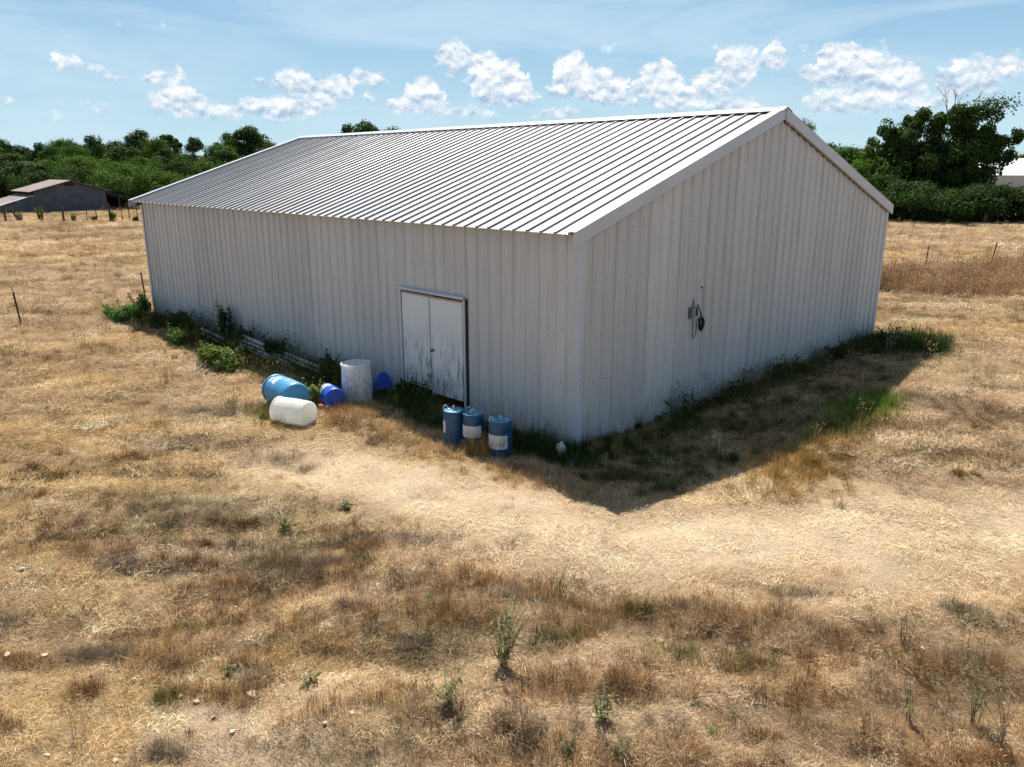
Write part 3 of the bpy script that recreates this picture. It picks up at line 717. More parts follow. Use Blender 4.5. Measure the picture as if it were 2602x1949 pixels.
def grass_layers():
    X = []; 
    def add(x, y, pick, rot, s, sz, tint): X.append((x, y, pick, rot, np.stack([s, s, s * sz], -1), tint))
    # 1: thatch lying everywhere
    for (r0, r1, dens, sc) in ((4.2, 8, 80, 0.62), (8, 12, 55, 0.8), (12, 16, 30, 1.1), (16, 28, 10, 1.6), (28, 50, 3.2, 2.6), (50, 108, 0.9, 4.2)):
        n = int(dens * 0.5 * R(94) * (r1 * r1 - r0 * r0)); x, y, r = sector(n, r0, r1)
        wd, pale, rust, grey, gold, green, n4 = fields(x, y)
        k = rng.random(len(x)) > 0.72 * pale_track(x, y) * (r < 18); x, y, r, pale, rust, grey, gold, green, n4 = (q[k] for q in (x, y, r, pale, rust, grey, gold, green, n4))
        pick = rng.integers(0, 6, len(x)); s = sc * rng.uniform(0.75, 1.3, len(x))
        add(x, y, pick, lay_angle(x, y) + rng.normal(0, 0.7, len(x)), s, np.where(pale > 0.5, 0.6, 1.0), tint_of(x, y, n4, pale, rust, grey, gold, green * 0.6))
    # 2: upright tufts in the rougher parts
    for (r0, r1, dens, sc) in ((4.2, 8, 60, 0.55), (8, 12, 42, 0.7), (12, 16, 24, 0.9), (16, 28, 9, 1.2), (28, 50, 3.4, 1.7), (50, 108, 0.9, 2.4)):
        n = int(dens * 0.5 * R(94) * (r1 * r1 - r0 * r0)); x, y, r = sector(n, r0, r1)
        wd, pale, rust, grey, gold, green, n4 = fields(x, y)
        p = (0.08 + 0.72 * np.maximum(np.maximum(rust, gold * 0.75), np.maximum(green * 0.9, grey * 0.45)) + 0.35 * sstep(0.5, 0.7, n4)) * (1 - 0.72 * pale)
        k = rng.random(len(x)) < p; x, y, n4, pale, rust, grey, gold, green, wd = (q[k] for q in (x, y, n4, pale, rust, grey, gold, green, wd))
        pick = rng.integers(6, 12, len(x)); s = sc * rng.uniform(0.5, 1.25, len(x)) * (0.7 + 0.45 * np.maximum(rust, green))
        add(x, y, pick, rng.uniform(0, 6.283, len(x)), s, rng.uniform(0.7, 1.15, len(x)), tint_of(x, y, n4, pale, rust, grey, gold, green))
    # 3: standing seed stalks
    for (r0, r1, dens, sc) in ((5, 16, 1.1, 0.7), (16, 40, 0.8, 1.0), (40, 105, 0.16, 1.4)):
        n = int(dens * 0.5 * R(94) * (r1 * r1 - r0 * r0)); x, y, r = sector(n, r0, r1)
        wd, pale, rust, grey, gold, green, n4 = fields(x, y)
        k = rng.random(len(x)) < 0.75 * (1 - pale); x, y, n4, pale, rust, grey, gold, green = (q[k] for q in (x, y, n4, pale, rust, grey, gold, green))
        add(x, y, rng.integers(12, 14, len(x)), rng.uniform(0, 6.283, len(x)), sc * rng.uniform(0.5, 1.1, len(x)), rng.uniform(0.7, 1.1, len(x)), tint_of(x, y, n4, pale, rust * .5, grey, gold, green * 0.3) * 0.9)
    # 4: the tall reddish strip along the fence to the right
    n = 3600; t = rng.uniform(0, 1, n); w = np.abs(rng.normal(0, 1, n)) * 2.6
    ax, ay, bx, by = -3.4, 19.6, 9.5, 31.5; dx, dy = bx - ax, by - ay; ll = math.hypot(dx, dy)
    w = w + 2.2 * (fbm(t * 14, t * 0, 91, 3) - .35); x = ax + dx * t - dy / ll * w * 1.5; y = ay + dy * t + dx / ll * w * 1.5
    n4 = fbm(x / 0.45, y / 0.45, 61, 3); sh = rng.random(n)
    add(x, y, np.where(sh < 0.5, rng.integers(12, 14, n), rng.integers(6, 12, n)), rng.uniform(0, 6.283, n), rng.uniform(0.6, 1.45, n), rng.uniform(0.7, 1.2, n), (np.array([0.33, 0.19, 0.10]) + (np.array([0.46, 0.31, 0.18]) - np.array([0.36, 0.20, 0.10])) * rng.random((n, 1))) * (.75 + .6 * sstep(.35, .65, fbm(x / 1.6, y / 1.6, 161, 3)))[:, None] * rng.normal(1, .2, (n, 1)).clip(.5, 1.5))
    # 5: straw and tall grass in front of the door, round the drums and along the walls
    def clump(cx, cy, rx, ry, n, picks, s0, s1, tint, jit=.15):
        x = cx + rng.normal(0, rx, n); y = cy + rng.normal(0, ry, n); k = ~((x < -0.02) & (x > -L_) & (y > -0.02)); x = x[k]; y = y[k]; m = len(x)
        add(x, y, rng.choice(picks, m), rng.uniform(0, 6.283, m), rng.uniform(s0, s1, m), rng.uniform(.8, 1.15, m), np.tile(tint, (m, 1)) * rng.normal(1, jit, (m, 1)).clip(.5, 1.6))
    clump(-3.1, -1.9, 0.9, 0.22, 170, [6, 7, 8, 9, 10, 11, 4, 5], .6, 1.15, (GOLD + STRAW) * .5, .25); clump(-3.9, -1.95, .35, .2, 50, [10, 11, 7], .7, 1.1, RUST * 1.2, .25)
    clump(-1.0, -1.8, 0.8, 0.16, 110, [6, 7, 8, 9, 4, 5], .5, 1.0, (GOLD + TAN) * .5, .25); clump(-0.85, -1.35, .12, .1, 25, [14, 15, 6], 1., 1.5, GOLD * .9); clump(0.6, -1.5, .6, .15, 60, [6, 7, 10], .6, 1.1, TAN)
    clump(-2.3, -0.9, 1.1, .3, 170, [14, 15, 12, 8], .4, 1.0, DKGRN * 1.1); clump(-3.9, -0.8, .6, .2, 90, [14, 15, 12], .4, .9, DKGRN); clump(-6.3, -.8, .7, .3, 110, [14, 15, 12, 7], .6, 1.2, OLIVE * .6)
    clump(-0.3, -0.45, .6, .25, 130, [14, 15, 6], .7, 1.5, DKGRN); clump(0.35, 0.2, .3, .5, 100, [14, 15, 6], .5, 1.0, DKGRN * 1.1)
    clump(0.95, 11.3, .5, .6, 330, [14, 15, 6, 8], 1.1, 2.0, DKGRN * 1.3); clump(0.4, 8.3, .25, 1.6, 200, [14, 15, 12, 8], .4, .95, OLIVE * .6); clump(0.35, 5.0, .25, 1.2, 130, [14, 12, 13, 8], .4, 1.0, OLIVE * .6); clump(.3, 3.0, .2, .6, 50, [14, 15, 12], .5, 1.1, DKGRN * 1.2)
    clump(2.98, 4.4, .30, .45, 170, [14, 15, 6], .5, 1.05, np.array([.17, .25, .045]), .25); clump(2.95, 3.3, .25, .7, 110, [14, 15, 6, 10], .4, .9, np.array([.19, .21, .06]), .25); clump(3.2, 1.5, .38, .75, 240, [6, 7, 10, 11, 15], .5, 1.0, GOLD * .95); clump(3.2, 3.9, .5, .5, 90, [6, 7, 10], .5, .9, GOLD)
    clump(-11.5, -.7, 3.0, .25, 380, [14, 15, 12, 6], .6, 1.3, DKGRN); clump(-9.5, -1.5, 2.6, .3, 200, [6, 8, 12, 14], .5, 1.1, OLIVE * .8); clump(-16.5, -.7, 1.2, .3, 140, [14, 15, 6], .8, 1.4, DKGRN)
    clump(-4.3, -1.95, .4, .15, 30, [14, 6, 10], .35, .65, OLIVE); clump(-5.2, -2.9, .4, .2, 50, [14, 6], .6, 1.1, OLIVE * 1.2); clump(-4.4, -3.08, .4, .06, 12, [12, 6, 10], .4, .6, TAN * .9)
    clump(-0.2, 13.6, 1.2, .6, 90, [6, 7, 10], .8, 1.3, np.array([.42, .33, .15]))
    # short dull growth over the shaded strip, tints darkened to deepen the barn's shadow
    m = 3200; x = rng.uniform(0.05, 2.5, m); y = rng.uniform(-1.1, 11.5, m); n4 = fbm(x / .8, y / .8, 141, 3)
    k = rng.random(m) < sstep(.32, .6, n4) * np.where(x < 1.6, .95, .6); x = x[k]; y = y[k]; q = len(x)
    add(x, y, rng.choice([6, 8, 10, 11, 14, 15], q), rng.uniform(0, 6.283, q), rng.uniform(.35, .85, q), rng.uniform(.8, 1.1, q), np.where(rng.random((q, 1)) < .68, DKGRN * 1.15, np.where(rng.random((q, 1)) < .6, OLIVE * .65, TAN * .5)) * rng.normal(1, .2, (q, 1)).clip(.5, 1.6))
    # small tussocks dotted over the rough ground, some tinted dark for the shadow beneath
    cx, cy, _ = sector(230, 5.0, 15.0, 40)
    for (ax_, ay_) in zip(cx, cy):
        pl = fields(np.array([ax_]), np.array([ay_])); 
        if pl[1][0] > .35 or pl[0][0] < 1.2 or (0 < ax_ < 3 and ay_ > -2): continue
        m = int(rng.integers(8, 22)); e = rng.uniform(.06, .2); x = ax_ + rng.normal(0, 1, m) * e * 1.6 * .7 + 0; y = ay_ + (x - ax_) * .9 + rng.normal(0, 1, m) * e * .5
        base = [RUST, DARKB * 1.1, OLIVE * .7, RUST * .8, GREYC * .8][int(rng.integers(0, 5))]
        add(x, y, rng.choice([6, 7, 8, 9, 10, 11], m), rng.uniform(0, 6.283, m), rng.uniform(.35, .8, m), rng.uniform(.8, 1.2, m), np.tile(base, (m, 1)) * rng.normal(1, .22, (m, 1)).clip(.5, 1.6))
    for (cx, cy, sx, sy, a) in RUST_SPOTS:
        m = 46; p = rng.normal(0, .55, (m, 2)) * (sx, sy); x = cx + p[:, 0] * math.cos(a) - p[:, 1] * math.sin(a); y = cy + p[:, 0] * math.sin(a) + p[:, 1] * math.cos(a)
        add(x, y, rng.choice([6, 7, 8, 9, 10, 11], m), rng.uniform(0, 6.283, m), rng.uniform(.5, .95, m), rng.uniform(.75, 1.05, m), np.where(rng.random((m, 1)) < .22, DARKB * 1.3, RUST * 1.15) * rng.normal(1, .2, (m, 1)).clip(.5, 1.6))
    for (cx, cy, sx, sy, a) in GREY_SPOTS:
        m = 34; p = rng.normal(0, .55, (m, 2)) * (sx, sy); x = cx + p[:, 0] * math.cos(a) - p[:, 1] * math.sin(a); y = cy + p[:, 0] * math.sin(a) + p[:, 1] * math.cos(a)
        add(x, y, rng.choice([4, 5, 10, 11], m), rng.uniform(0, 6.283, m), rng.uniform(.5, .9, m), rng.uniform(.6, 1.0, m), np.where(rng.random((m, 1)) < .5, DARKB * 1.1, GREYC * .8) * rng.normal(1, .2, (m, 1)).clip(.5, 1.6))
    cat = [np.concatenate([q[i] for q in X]) for i in range(6)]
    g = cat[5]; greenish = g[:, 1] > g[:, 0] * 0.98
    for nm, lb, m in (('dry_grass', 'dry straw coloured and rusty brown grass covering the whole field', ~greenish), ('green_grass', 'green grass growing in the shade of the barn and in small patches', greenish)):
        scatter(nm, lb, cat[0][m], cat[1][m], cat[2][m], cat[3][m], cat[4][m], np.clip(cat[5][m], 0.01, 0.9))
    print('grass clumps', len(g))
grass_layers()

# ------------------------------------------------------------------ electrics on the gable wall
t = thing('electrical_box', 'small grey electrical box with conduit on the gable wall of the metal barn', 'electrical box', (0.0, 3.16, 1.83))
b = MB(); b.bbox((0.035, -0.085, -0.085), (0.105, 0.055, 0.085), 0.008); b.build('box_body', M_GREY, t)
b = MB(); b.bbox((0.1055, -0.078, -0.078), (0.118, 0.048, 0.078), 0.006); b.build('cover', pmat('grey_cover', (0.20, 0.21, 0.22), 0.45), t)
b = MB(); b.bbox((0.035, 0.060, -0.075), (0.125, 0.105, 0.075), 0.008); b.build('switch_housing', M_BLACK, t)
b = MB(); b.tube([(0.06, 0.02, 0.08), (0.06, 0.02, 0.24)], 0.011, 8); b.build('conduit', M_BLACK, t)
b = MB(); b.bbox((0.035, -0.07, -0.125), (0.075, 0.0, -0.09), 0.004); b.build('mounting_lug', M_GREY, t)
t = thing('coiled_cable', 'coil of black cable hanging on the gable wall beside the grey box', 'cable', (0.05, 3.45, 1.57))
b = MB()
for k in range(6):
    rd = random.Random(k); pts = []
    for j in range(25):
        a = 2 * math.pi * j / 24; pts.append((0.02 + 0.012 * k * 0.6 + 0.008 * math.sin(a * 2 + k), (0.055 + 0.007 * (k % 3)) * math.sin(a), (0.115 + 0.008 * (k % 4)) * math.cos(a)))
    b.tube(pts, 0.011, 6, False)
b.build('coil', M_BLACK, t, smooth=True)
b = MB(); b.tube([(0.02, -0.26, 0.17), (0.02, -0.265, -0.15), (0.02, -0.245, -0.225), (0.02, -0.20, -0.255), (0.02, -0.155, -0.22), (0.02, -0.13, -0.10), (0.02, -0.125, 0.08), (0.02, -0.05, 0.125)], 0.007, 6); b.build('hanging_loop', M_BLACK, t, smooth=True)
b = MB(); b.tube([(0.015, -0.13, 0.38), (0.03, -0.10, 0.33), (0.03, -0.04, 0.24), (0.03, -0.01, 0.18), (0.025, 0.0, 0.11)], [0.014, 0.01, 0.012, 0.016, 0.009], 7); b.tube([(0.02, 0.0, 0.11), (0.02, 0.03, 0.30), (0.0, 0.07, 0.68)], 0.003, 5); b.build('hanger', M_BLACK, t, smooth=True)
b = MB(); b.lathe([(0.018, 0), (0.018, 0.02), (0.008, 0.03)], 10, Matrix.Translation((-0.05, 0.07, 0.68)) @ Matrix.Rotation(R(90), 4, 'Y')); b.build('anchor', M_DARK, t)

# ------------------------------------------------------------------ drums
def plastic(name, color, rough=0.4, dirt=(0.30, 0.24, 0.16), amt=0.35, trans=0.0):
    m = bpy.data.materials.new(name); m.use_nodes = True; N = NT(m.node_tree); bs = N.n['Principled BSDF']; tc = N.node('ShaderNodeTexCoord'); P = tc.outputs['Object']
    oi = N.node('ShaderNodeObjectInfo'); P = N.vmath('ADD', P, oi.outputs['Location'])
    n = N.noise(P, 4.0, 6, 0.65); n2 = N.noise(P, 22, 4, 0.6)
    c = N.mix(N.smooth(n, 0.45, 0.75, 0, amt), (*color, 1), (*dirt, 1)); c = N.mix(N.smooth(n2, 0.6, 0.78, 0, amt * 0.7), c, tuple(x * 0.7 + 0.12 for x in color) + (1,))
    N.put(bs.inputs['Base Color'], c); N.put(bs.inputs['Roughness'], N.smooth(n2, 0.3, 0.7, rough - 0.06, rough + 0.15)); bs.inputs['Specular IOR Level'].default_value = 0.45
    if trans:
        tl = N.node('ShaderNodeBsdfTranslucent'); N.put(tl.inputs['Color'], c); mx = N.node('ShaderNodeMixShader'); mx.inputs[0].default_value = trans
        N.l.new(bs.outputs[0], mx.inputs[1]); N.l.new(tl.outputs[0], mx.inputs[2]); N.l.new(mx.outputs[0], N.n['Material Output'].inputs[0])
    return m
M_WPL = plastic('white_polyethylene', (0.84, 0.85, 0.86), 0.42, (0.60, 0.57, 0.50), 0.18, 0.4)
M_WPL2 = plastic('aged_white_polyethylene', (0.90, 0.90, 0.86), 0.45, (0.72, 0.69, 0.58), 0.2, 0.5)
M_LBL = plastic('faded_blue_plastic', (0.055, 0.27, 0.52), 0.36, (0.20, 0.38, 0.52), 0.3)
M_BLU = plastic('deep_blue_plastic', (0.006, 0.062, 0.175), 0.30, (0.03, 0.09, 0.16), 0.2)
M_ROY = plastic('royal_blue_plastic', (0.010, 0.075, 0.46), 0.33, (0.07, 0.12, 0.35), 0.2)
def paper(name, ink):
    m = bpy.data.materials.new(name); m.use_nodes = True; N = NT(m.node_tree); bs = N.n['Principled BSDF']; uv = N.node('ShaderNodeTexCoord').outputs['UV']
    sp = N.node('ShaderNodeSeparateXYZ'); N.put(sp.inputs[0], uv)
    lines = N.math('LESS_THAN', N.math('FRACT', N.math('MULTIPLY', sp.outputs[1], 16.0)), 0.5)
    row = N.math('FLOOR', N.math('MULTIPLY', sp.outputs[1], 16.0))
    cv = N.node('ShaderNodeCombineXYZ'); N.put(cv.inputs[0], N.math('MULTIPLY', sp.outputs[0], 30)); N.put(cv.inputs[1], N.math('MULTIPLY', row, 7.3))
    words = N.smooth(N.noise(cv.outputs[0], 1.0, 2, 0.6), 0.46, 0.52)
    inset = N.math('MULTIPLY', N.math('MULTIPLY', N.math('GREATER_THAN', sp.outputs[0], 0.08), N.math('LESS_THAN', sp.outputs[0], 0.90)), N.math('MULTIPLY', N.math('GREATER_THAN', sp.outputs[1], 0.08), N.math('LESS_THAN', sp.outputs[1], 0.94)))
    f = N.math('MULTIPLY', N.math('MULTIPLY', lines, words), inset)
    band = N.math('MULTIPLY', N.math('MULTIPLY', N.math('GREATER_THAN', sp.outputs[1], 0.22), N.math('LESS_THAN', sp.outputs[1], 0.42)), N.math('MULTIPLY', N.math('GREATER_THAN', sp.outputs[0], 0.25), N.math('LESS_THAN', sp.outputs[0], 0.86)))
    g = N.node('ShaderNodeNewGeometry'); st = N.noise(g.outputs['Position'], 14, 5, 0.65)
    c = N.mix(N.smooth(st, 0.4, 0.75, 0, 0.5), (0.66, 0.65, 0.64, 1), (0.46, 0.42, 0.38, 1)); c = N.mix(N.math('MULTIPLY', band, 0.35), c, (0.36, 0.36, 0.38, 1)); c = N.mix(N.math('MULTIPLY', f, ink), c, (0.16, 0.16, 0.18, 1))
    N.put(bs.inputs['Base Color'], c); bs.inputs['Roughness'].default_value = 0.7; return m
M_PAPER = paper('printed_paper_label', 0.6); M_PAPER2 = paper('sun_faded_paper_label', 0.25)
def curved_patch(name, mat, parent, rfun, a0, a1, z0, z1, torn=0.0, n=12, k=6, seed=0):
    rd = random.Random(seed); b = MB(); me = bpy.data.meshes.new(name); V = []; F = []; UV = []
    for j in range(k + 1):
        for i in range(n + 1):
            u, v = i / n, j / k; a = a0 + (a1 - a0) * u; z = z0 + (z1 - z0) * v
            if torn and (i in (0, n) or j in (0, k)): a += rd.uniform(-1, 1) * torn * (a1 - a0); z += rd.uniform(-1, 1) * torn * (z1 - z0)
            r = rfun(z) + 0.0025; V.append((r * math.cos(a), r * math.sin(a), z)); UV.append((u, v))
    for j in range(k):
        for i in range(n): q = j * (n + 1) + i; F.append((q, q + 1, q + n + 2, q + n + 1))
    me.from_pydata(V, [], F); uv = me.uv_layers.new(name='UVMap')
    for l in me.loops: uv.data[l.index].uv = UV[l.vertex_index]
    me.polygons.foreach_set('use_smooth', [True] * len(F)); me.materials.append(mat); return link(name, me, parent)
def interp(prof): 
    zs = [p[1] for p in prof]; rs = [p[0] for p in prof]
    return lambda z: float(np.interp(z, zs, rs))
def big_drum(t, mat, capmat, r=0.288, h=0.88):
    outer = [(r * .86, 0.0), (r * .93, 0.012), (r * .985, 0.05), (r * 1.0, 0.11), (r * 1.012, 0.20), (r * .995, 0.23), (r * 1.018, 0.29), (r * 1.025, .44), (r * 1.018, .58), (r * .995, .64), (r * 1.010, .67), (r * .985, .77), (r * .965, .815)]
    b = MB(); b.lathe([(r * .3, 0.014), (r * .82, 0.012)] + outer + [(r * .95, .828)], 40, None, True, False); b.build('body', mat, t, angle=40)
    b = MB(); b.lathe([(r * .948, .826), (r * 1.005, .832), (r * 1.03, .848), (r * 1.03, .868), (r * 1.0, h), (r * .955, h), (r * .935, h - .022), (r * .5, h - .026), (r * .1, h - .026)], 40, None, False, True); lid = b.build('lid', mat, t, angle=40)
    for a in (0.3, math.pi + 0.3):
        b = MB(); b.lathe([(.043, 0), (.043, .014), (.033, .018), (.030, .010)], 16, Matrix.Translation((r * .62 * math.cos(a), r * .62 * math.sin(a), h - .0255))); b.build('bung', capmat, lid, smooth=False)
    return interp(outer)
def lay(t, x, y, r, yaw, roll, zoff=0.0, length=0.88, pitch=0.0):
    """lie a z-axis drum on its side: its top end points along yaw"""
    M = Matrix.Translation((x, y, tz(x, y) + r + zoff)) @ Matrix.Rotation(yaw, 4, 'Z') @ Matrix.Rotation(R(90) + pitch, 4, 'Y') @ Matrix.Rotation(roll, 4, 'Z') @ Matrix.Translation((0, 0, -length / 2))
    t.matrix_world = M
    t.location = M.to_translation(); t.rotation_euler = M.to_euler()
# standing white drum
x, y = -4.68, -1.18
t = thing('plastic_drum', 'white plastic drum standing upright in weeds left of the double door', 'drum', (x, y, tz(x, y) - 0.09), R(20), 'plastic drums by the barn')
rf = big_drum(t, M_WPL, M_WPL2); tag(curved_patch('paper_label', M_PAPER2, t, rf, R(-82), R(-40), 0.25, 0.50, 0.06, seed=2), 'smeared and faded paper label')
# lying white drum
t = thing('plastic_drum', 'white plastic drum lying on its side on the sunlit grass', 'drum', group='plastic drums by the barn'); big_drum(t, M_WPL2, M_WPL2)
lay(t, -4.40, -2.72, 0.236, R(200), R(30), -0.03, 0.72); t.scale = (.82, .82, .82)
# lying blue drum
t = thing('plastic_drum', 'faded blue plastic drum lying on its side behind the white one', 'drum', group='plastic drums by the barn'); rf = big_drum(t, M_LBL, M_BLU)
curved_patch('paper_label', M_PAPER2, t, rf, R(95), R(135), 0.50, 0.66, 0.10, seed=4); curved_patch('paper_label', M_PAPER2, t, rf, R(98), R(122), 0.70, 0.78, 0.14, seed=5)
lay(t, -5.36, -2.34, 0.288, R(178), R(40), -0.045)
# small drums
M_LID = plastic('glare_paled_blue_lid_plastic', (0.075, 0.25, 0.40), 0.42, (0.2, 0.35, 0.42), 0.2)  # paler than the bodies: sun glare on the lids put into the colour
def small_drum(t, mat, capmat, r=0.178, h=0.70, handles=True):
    outer = [(r * .90, 0.0), (r * .97, 0.012), (r, 0.04), (r * 1.0, .22), (r * .985, .235), (r * 1.0, .25), (r * 1.0, .40), (r * .985, .415), (r * 1.0, .43), (r * 1.0, h - .05), (r * .985, h - .02)]
    b = MB(); b.lathe([(r * .3, .010), (r * .86, .010)] + outer + [(r * .95, h - .004)], 36, None, True, False); b.build('body', mat, t, angle=40)
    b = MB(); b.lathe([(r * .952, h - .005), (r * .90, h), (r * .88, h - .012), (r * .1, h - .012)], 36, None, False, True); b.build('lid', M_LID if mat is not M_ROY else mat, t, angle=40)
    for a in (R(-20), R(160)):
        b = MB(); b.lathe([(.030, 0), (.032, .012), (.026, .016)], 14, Matrix.Translation((r * .56 * math.cos(a), r * .56 * math.sin(a), h - .0118))); b.build('bung', capmat, t)
    if handles:
        for (hx, hy, ax) in ((0.0, 0.0, R(90)), (-r * .80, 0.03, R(10))):
            pts = []
            for j in range(13):
                q = math.pi * j / 12; pts.append((hx + 0.034 * math.cos(q) * math.cos(ax), hy + 0.034 * math.cos(q) * math.sin(ax), h - .012 + 0.075 * math.sin(q) ** 0.8))
            b = MB(); b.tube(pts, 0.0085, 7); b.build('handle', capmat, t, smooth=True)
    return interp(outer)
M_HND = plastic('pale_blue_handle_plastic', (0.45, 0.58, 0.66), 0.4, (0.4, 0.4, 0.4), 0.2)
for (x, y, rz, lab, lz, la) in ((-1.44, -1.44, R(40), 'leftmost of three upright small blue drums right of the barn door', (.30, .54), (R(-215), R(-132))), (-1.10, -1.31, R(0), 'middle one of three upright small blue drums, its label wide and grimy', (.29, .52), (R(-122), R(2))), (-0.57, -1.21, R(75), 'upright small blue drum standing apart, nearest the barn corner', (.21, .48), (R(-200), R(-82)))):
    t = thing('blue_drum', lab, 'drum', (x, y, tz(x, y) - 0.03), rz, 'small blue drums'); rf = small_drum(t, M_BLU, M_HND, 0.176 if x < -1 else 0.186, 0.62)
    curved_patch('paper_label', M_PAPER, t, rf if x < -1 else (lambda z: 0.186), la[0], la[1], lz[0] * .84, lz[1] * .84, 0.012, seed=8)
t = thing('blue_drum', 'small royal blue drum lying on its side beside the standing white drum', 'drum', group='small blue drums'); rf = small_drum(t, M_ROY, M_ROY, 0.20, 0.62, False)
curved_patch('paper_label', M_PAPER2, t, lambda z: 0.20, R(60), R(190), 0.34, 0.52, 0.05, seed=9); lay(t, -4.72, -1.75, 0.20, R(165), R(0), -0.02, 0.62, R(4))
# cut blue drum leaning on the wall
t = thing('cut_blue_drum', 'piece of a cut blue plastic drum leaning on the wall behind the standing white drum', 'drum', (-5.12, -0.42, tz(-5.1, -.4)))
b = MB(); rr = 0.36; n = 14
V = []
for j, (zz, rrr) in enumerate(((0.0, rr), (0.62, rr))):
    pass
M = Matrix.Rotation(R(-28), 4, 'Y') @ Matrix.Rotation(R(-15), 4, 'X')
def hp(a, l, r): return M @ Vector((l, -math.cos(a) * r * 0.55, math.sin(a) * r))
for i in range(n):
    a0, a1 = math.pi * i / n - .15, math.pi * (i + 1) / n - .15
    for (la, lb) in ((-0.38, -0.05), (-0.05, 0.34)):
        b.quad(hp(a0, la, rr), hp(a1, la, rr), hp(a1, lb, rr), hp(a0, lb, rr)); b.quad(hp(a0, la, rr - .006), hp(a0, lb, rr - .006), hp(a1, lb, rr - .006), hp(a1, la, rr - .006))
b.build('shell', M_ROY, t, smooth=True)
b = MB()
b.face([b.vert(hp(math.pi * i / n - .15, 0.34, rr)) for i in range(n + 1)]); b.build('end_wall', M_ROY, t)

# milk jug
t = thing('plastic_jug', 'white plastic gallon jug half hidden in grass at the near barn corner', 'jug', (0.13, -0.52, tz(.13, -.52) + 0.03), R(200))
b = MB(); rings = []
for (s, z, q) in ((.058, 0, .7), (.068, .012, .7), (.070, .13, .75), (.066, .16, .8), (.045, .205, 1), (.024, .228, 1), (.020, .240, 1)):
    rg = []
    for k in range(24):
        a = 2 * math.pi * k / 24; c, sn = math.cos(a), math.sin(a); e = (abs(c) ** (2 / q * .55 + .9) + abs(sn) ** (2 / q * .55 + .9)) ** (-1 / (2 / q * .55 + .9))
        rg.append(b.vert((c * e * s, sn * e * s, z)))
    rings.append(rg)
for A, B in zip(rings[:-1], rings[1:]):
    for k in range(24): b.face((A[k], A[(k + 1) % 24], B[(k + 1) % 24], B[k]))
b.face(rings[0][::-1]); b.face(rings[-1]); b.build('body', M_WPL, t, smooth=True)
b = MB(); b.tube([(.030, 0, .222), (.062, 0, .212), (.082, 0, .175), (.082, 0, .125), (.066, 0, .09)], [.013, .013, .012, .013, .015], 9); b.build('handle', M_WPL, t, smooth=True)
b = MB(); b.lathe([(.022, .238), (.022, .256), (.019, .259)], 18); b.build('cap', M_WPL2, t)

# white pipes
M_PVC = pmat('white_pipe_plastic', (0.58, 0.57, 0.53), 0.5, 0.25, 5)
for k, (xa, xb, yy, zz, r) in enumerate(((-11.3, -9.5, -.42, .30, .05), (-11.2, -8.9, -.50, .20, .04), (-11.5, -8.3, -.60, .13, .04), (-11.0, -7.9, -.70, .10, .035), (-9.2, -7.2, -.44, .22, .045), (-9.0, -7.0, -.53, .14, .035), (-13.3, -11.6, -.62, .20, .045), (-13.0, -11.7, -.74, .12, .04))):
    z = tz((xa + xb) / 2, yy); b = MB()
    A = Vector((xa, yy + .05, z + zz)); B = Vector((xb, yy - .04, z + zz - .05)); ax = (B - A).normalized(); M = Matrix.Translation(A) @ ax.to_track_quat('Z', 'Y').to_matrix().to_4x4(); l = (B - A).length
    b.lathe([(r * .86, 0.0), (r, 0.0), (r, l * .5), (r, l - .12), (r * 1.15, l - .11), (r * 1.15, l), (r * .9, l), (r * .86, l * .6)], 14, M, False, False)
    lab = 'thick white pipe on top of the pipe stack along the barn wall' if k == 0 else (('white pipe at the far end of the stack, deep in weeds' if k == 6 else 'thin white pipe at the far end of the stack, nearly buried in weeds') if k > 5 else ['', 'long white pipe just below the thick one in the pipe stack', 'longest white pipe of the stack along the barn wall', 'white pipe lying outermost in the stack along the barn wall', 'white pipe at the near end of the stack, against the wall', 'thin white pipe at the near end of the stack, on the ground'][k])
    tag(b.build('white_pipe', M_PVC, angle=40), lab, 'pipe', 'white pipes along the wall')
# a crushed carton
M_RED = pmat('red_printed_card', (0.42, 0.06, 0.04), 0.6, 0.3, 20)
t = thing('crushed_carton', 'small crushed red and white carton in the grass by the small blue drum', 'litter', (-4.55, -2.02, tz(-4.55, -2.02) + .05), R(30))
b = MB(); b.bbox((-.10, -.05, 0), (.05, .05, .06), .012); b.build('red_side', M_RED, t); b = MB(); b.bbox((.052, -.046, .004), (.13, .048, .062), .014); b.build('white_side', M_WPL, t)

# ------------------------------------------------------------------ steel fence posts and far fence
M_POST = pmat('rusty_dark_steel', (0.045, 0.028, 0.022), 0.7, 0.4, 12); M_TIP = pmat('weathered_white_post_tip', (0.5, 0.48, 0.45), 0.6, 0.2, 10)
def t_post(x, y, h, label, lean=(0, 0), tip=True):
    t = thing('steel_post', label, 'fence post', (x, y, tz(x, y) - .05), R(30), 'steel fence posts'); t.rotation_euler = (lean[0], lean[1], R(30))
    b = MB(); b.box((-.024, -.004, 0), (.024, .004, h * .88)); b.box((-.004, .0045, 0), (.004, .036, h * .88))
    for k in range(int(h * 9)): b.box((-.010, -.014, .15 + .1 * k), (.010, -.0045, .18 + .1 * k))
    b.build('shaft', M_POST, t)
    b = MB(); b.box((-.0245, -.0042, h * .88), (.0245, .0042, h)); b.box((-.0042, .0046, h * .88), (.0042, .0362, h)); b.build('tip', M_TIP if tip else M_POST, t)
t_post(-18.19, -3.87, 1.12, 'dark steel post with pale tip alone in the field at the left edge', (R(2), R(-3)))
t_post(-19.55, 0.20, 1.14, 'dark steel post standing against the far left corner of the metal barn', (R(2), R(-2)), False)
t_post(-4.6, 30.3, 1.05, 'steel post in tall reddish grass nearest the right end of the barn', (R(3), R(2)), False)
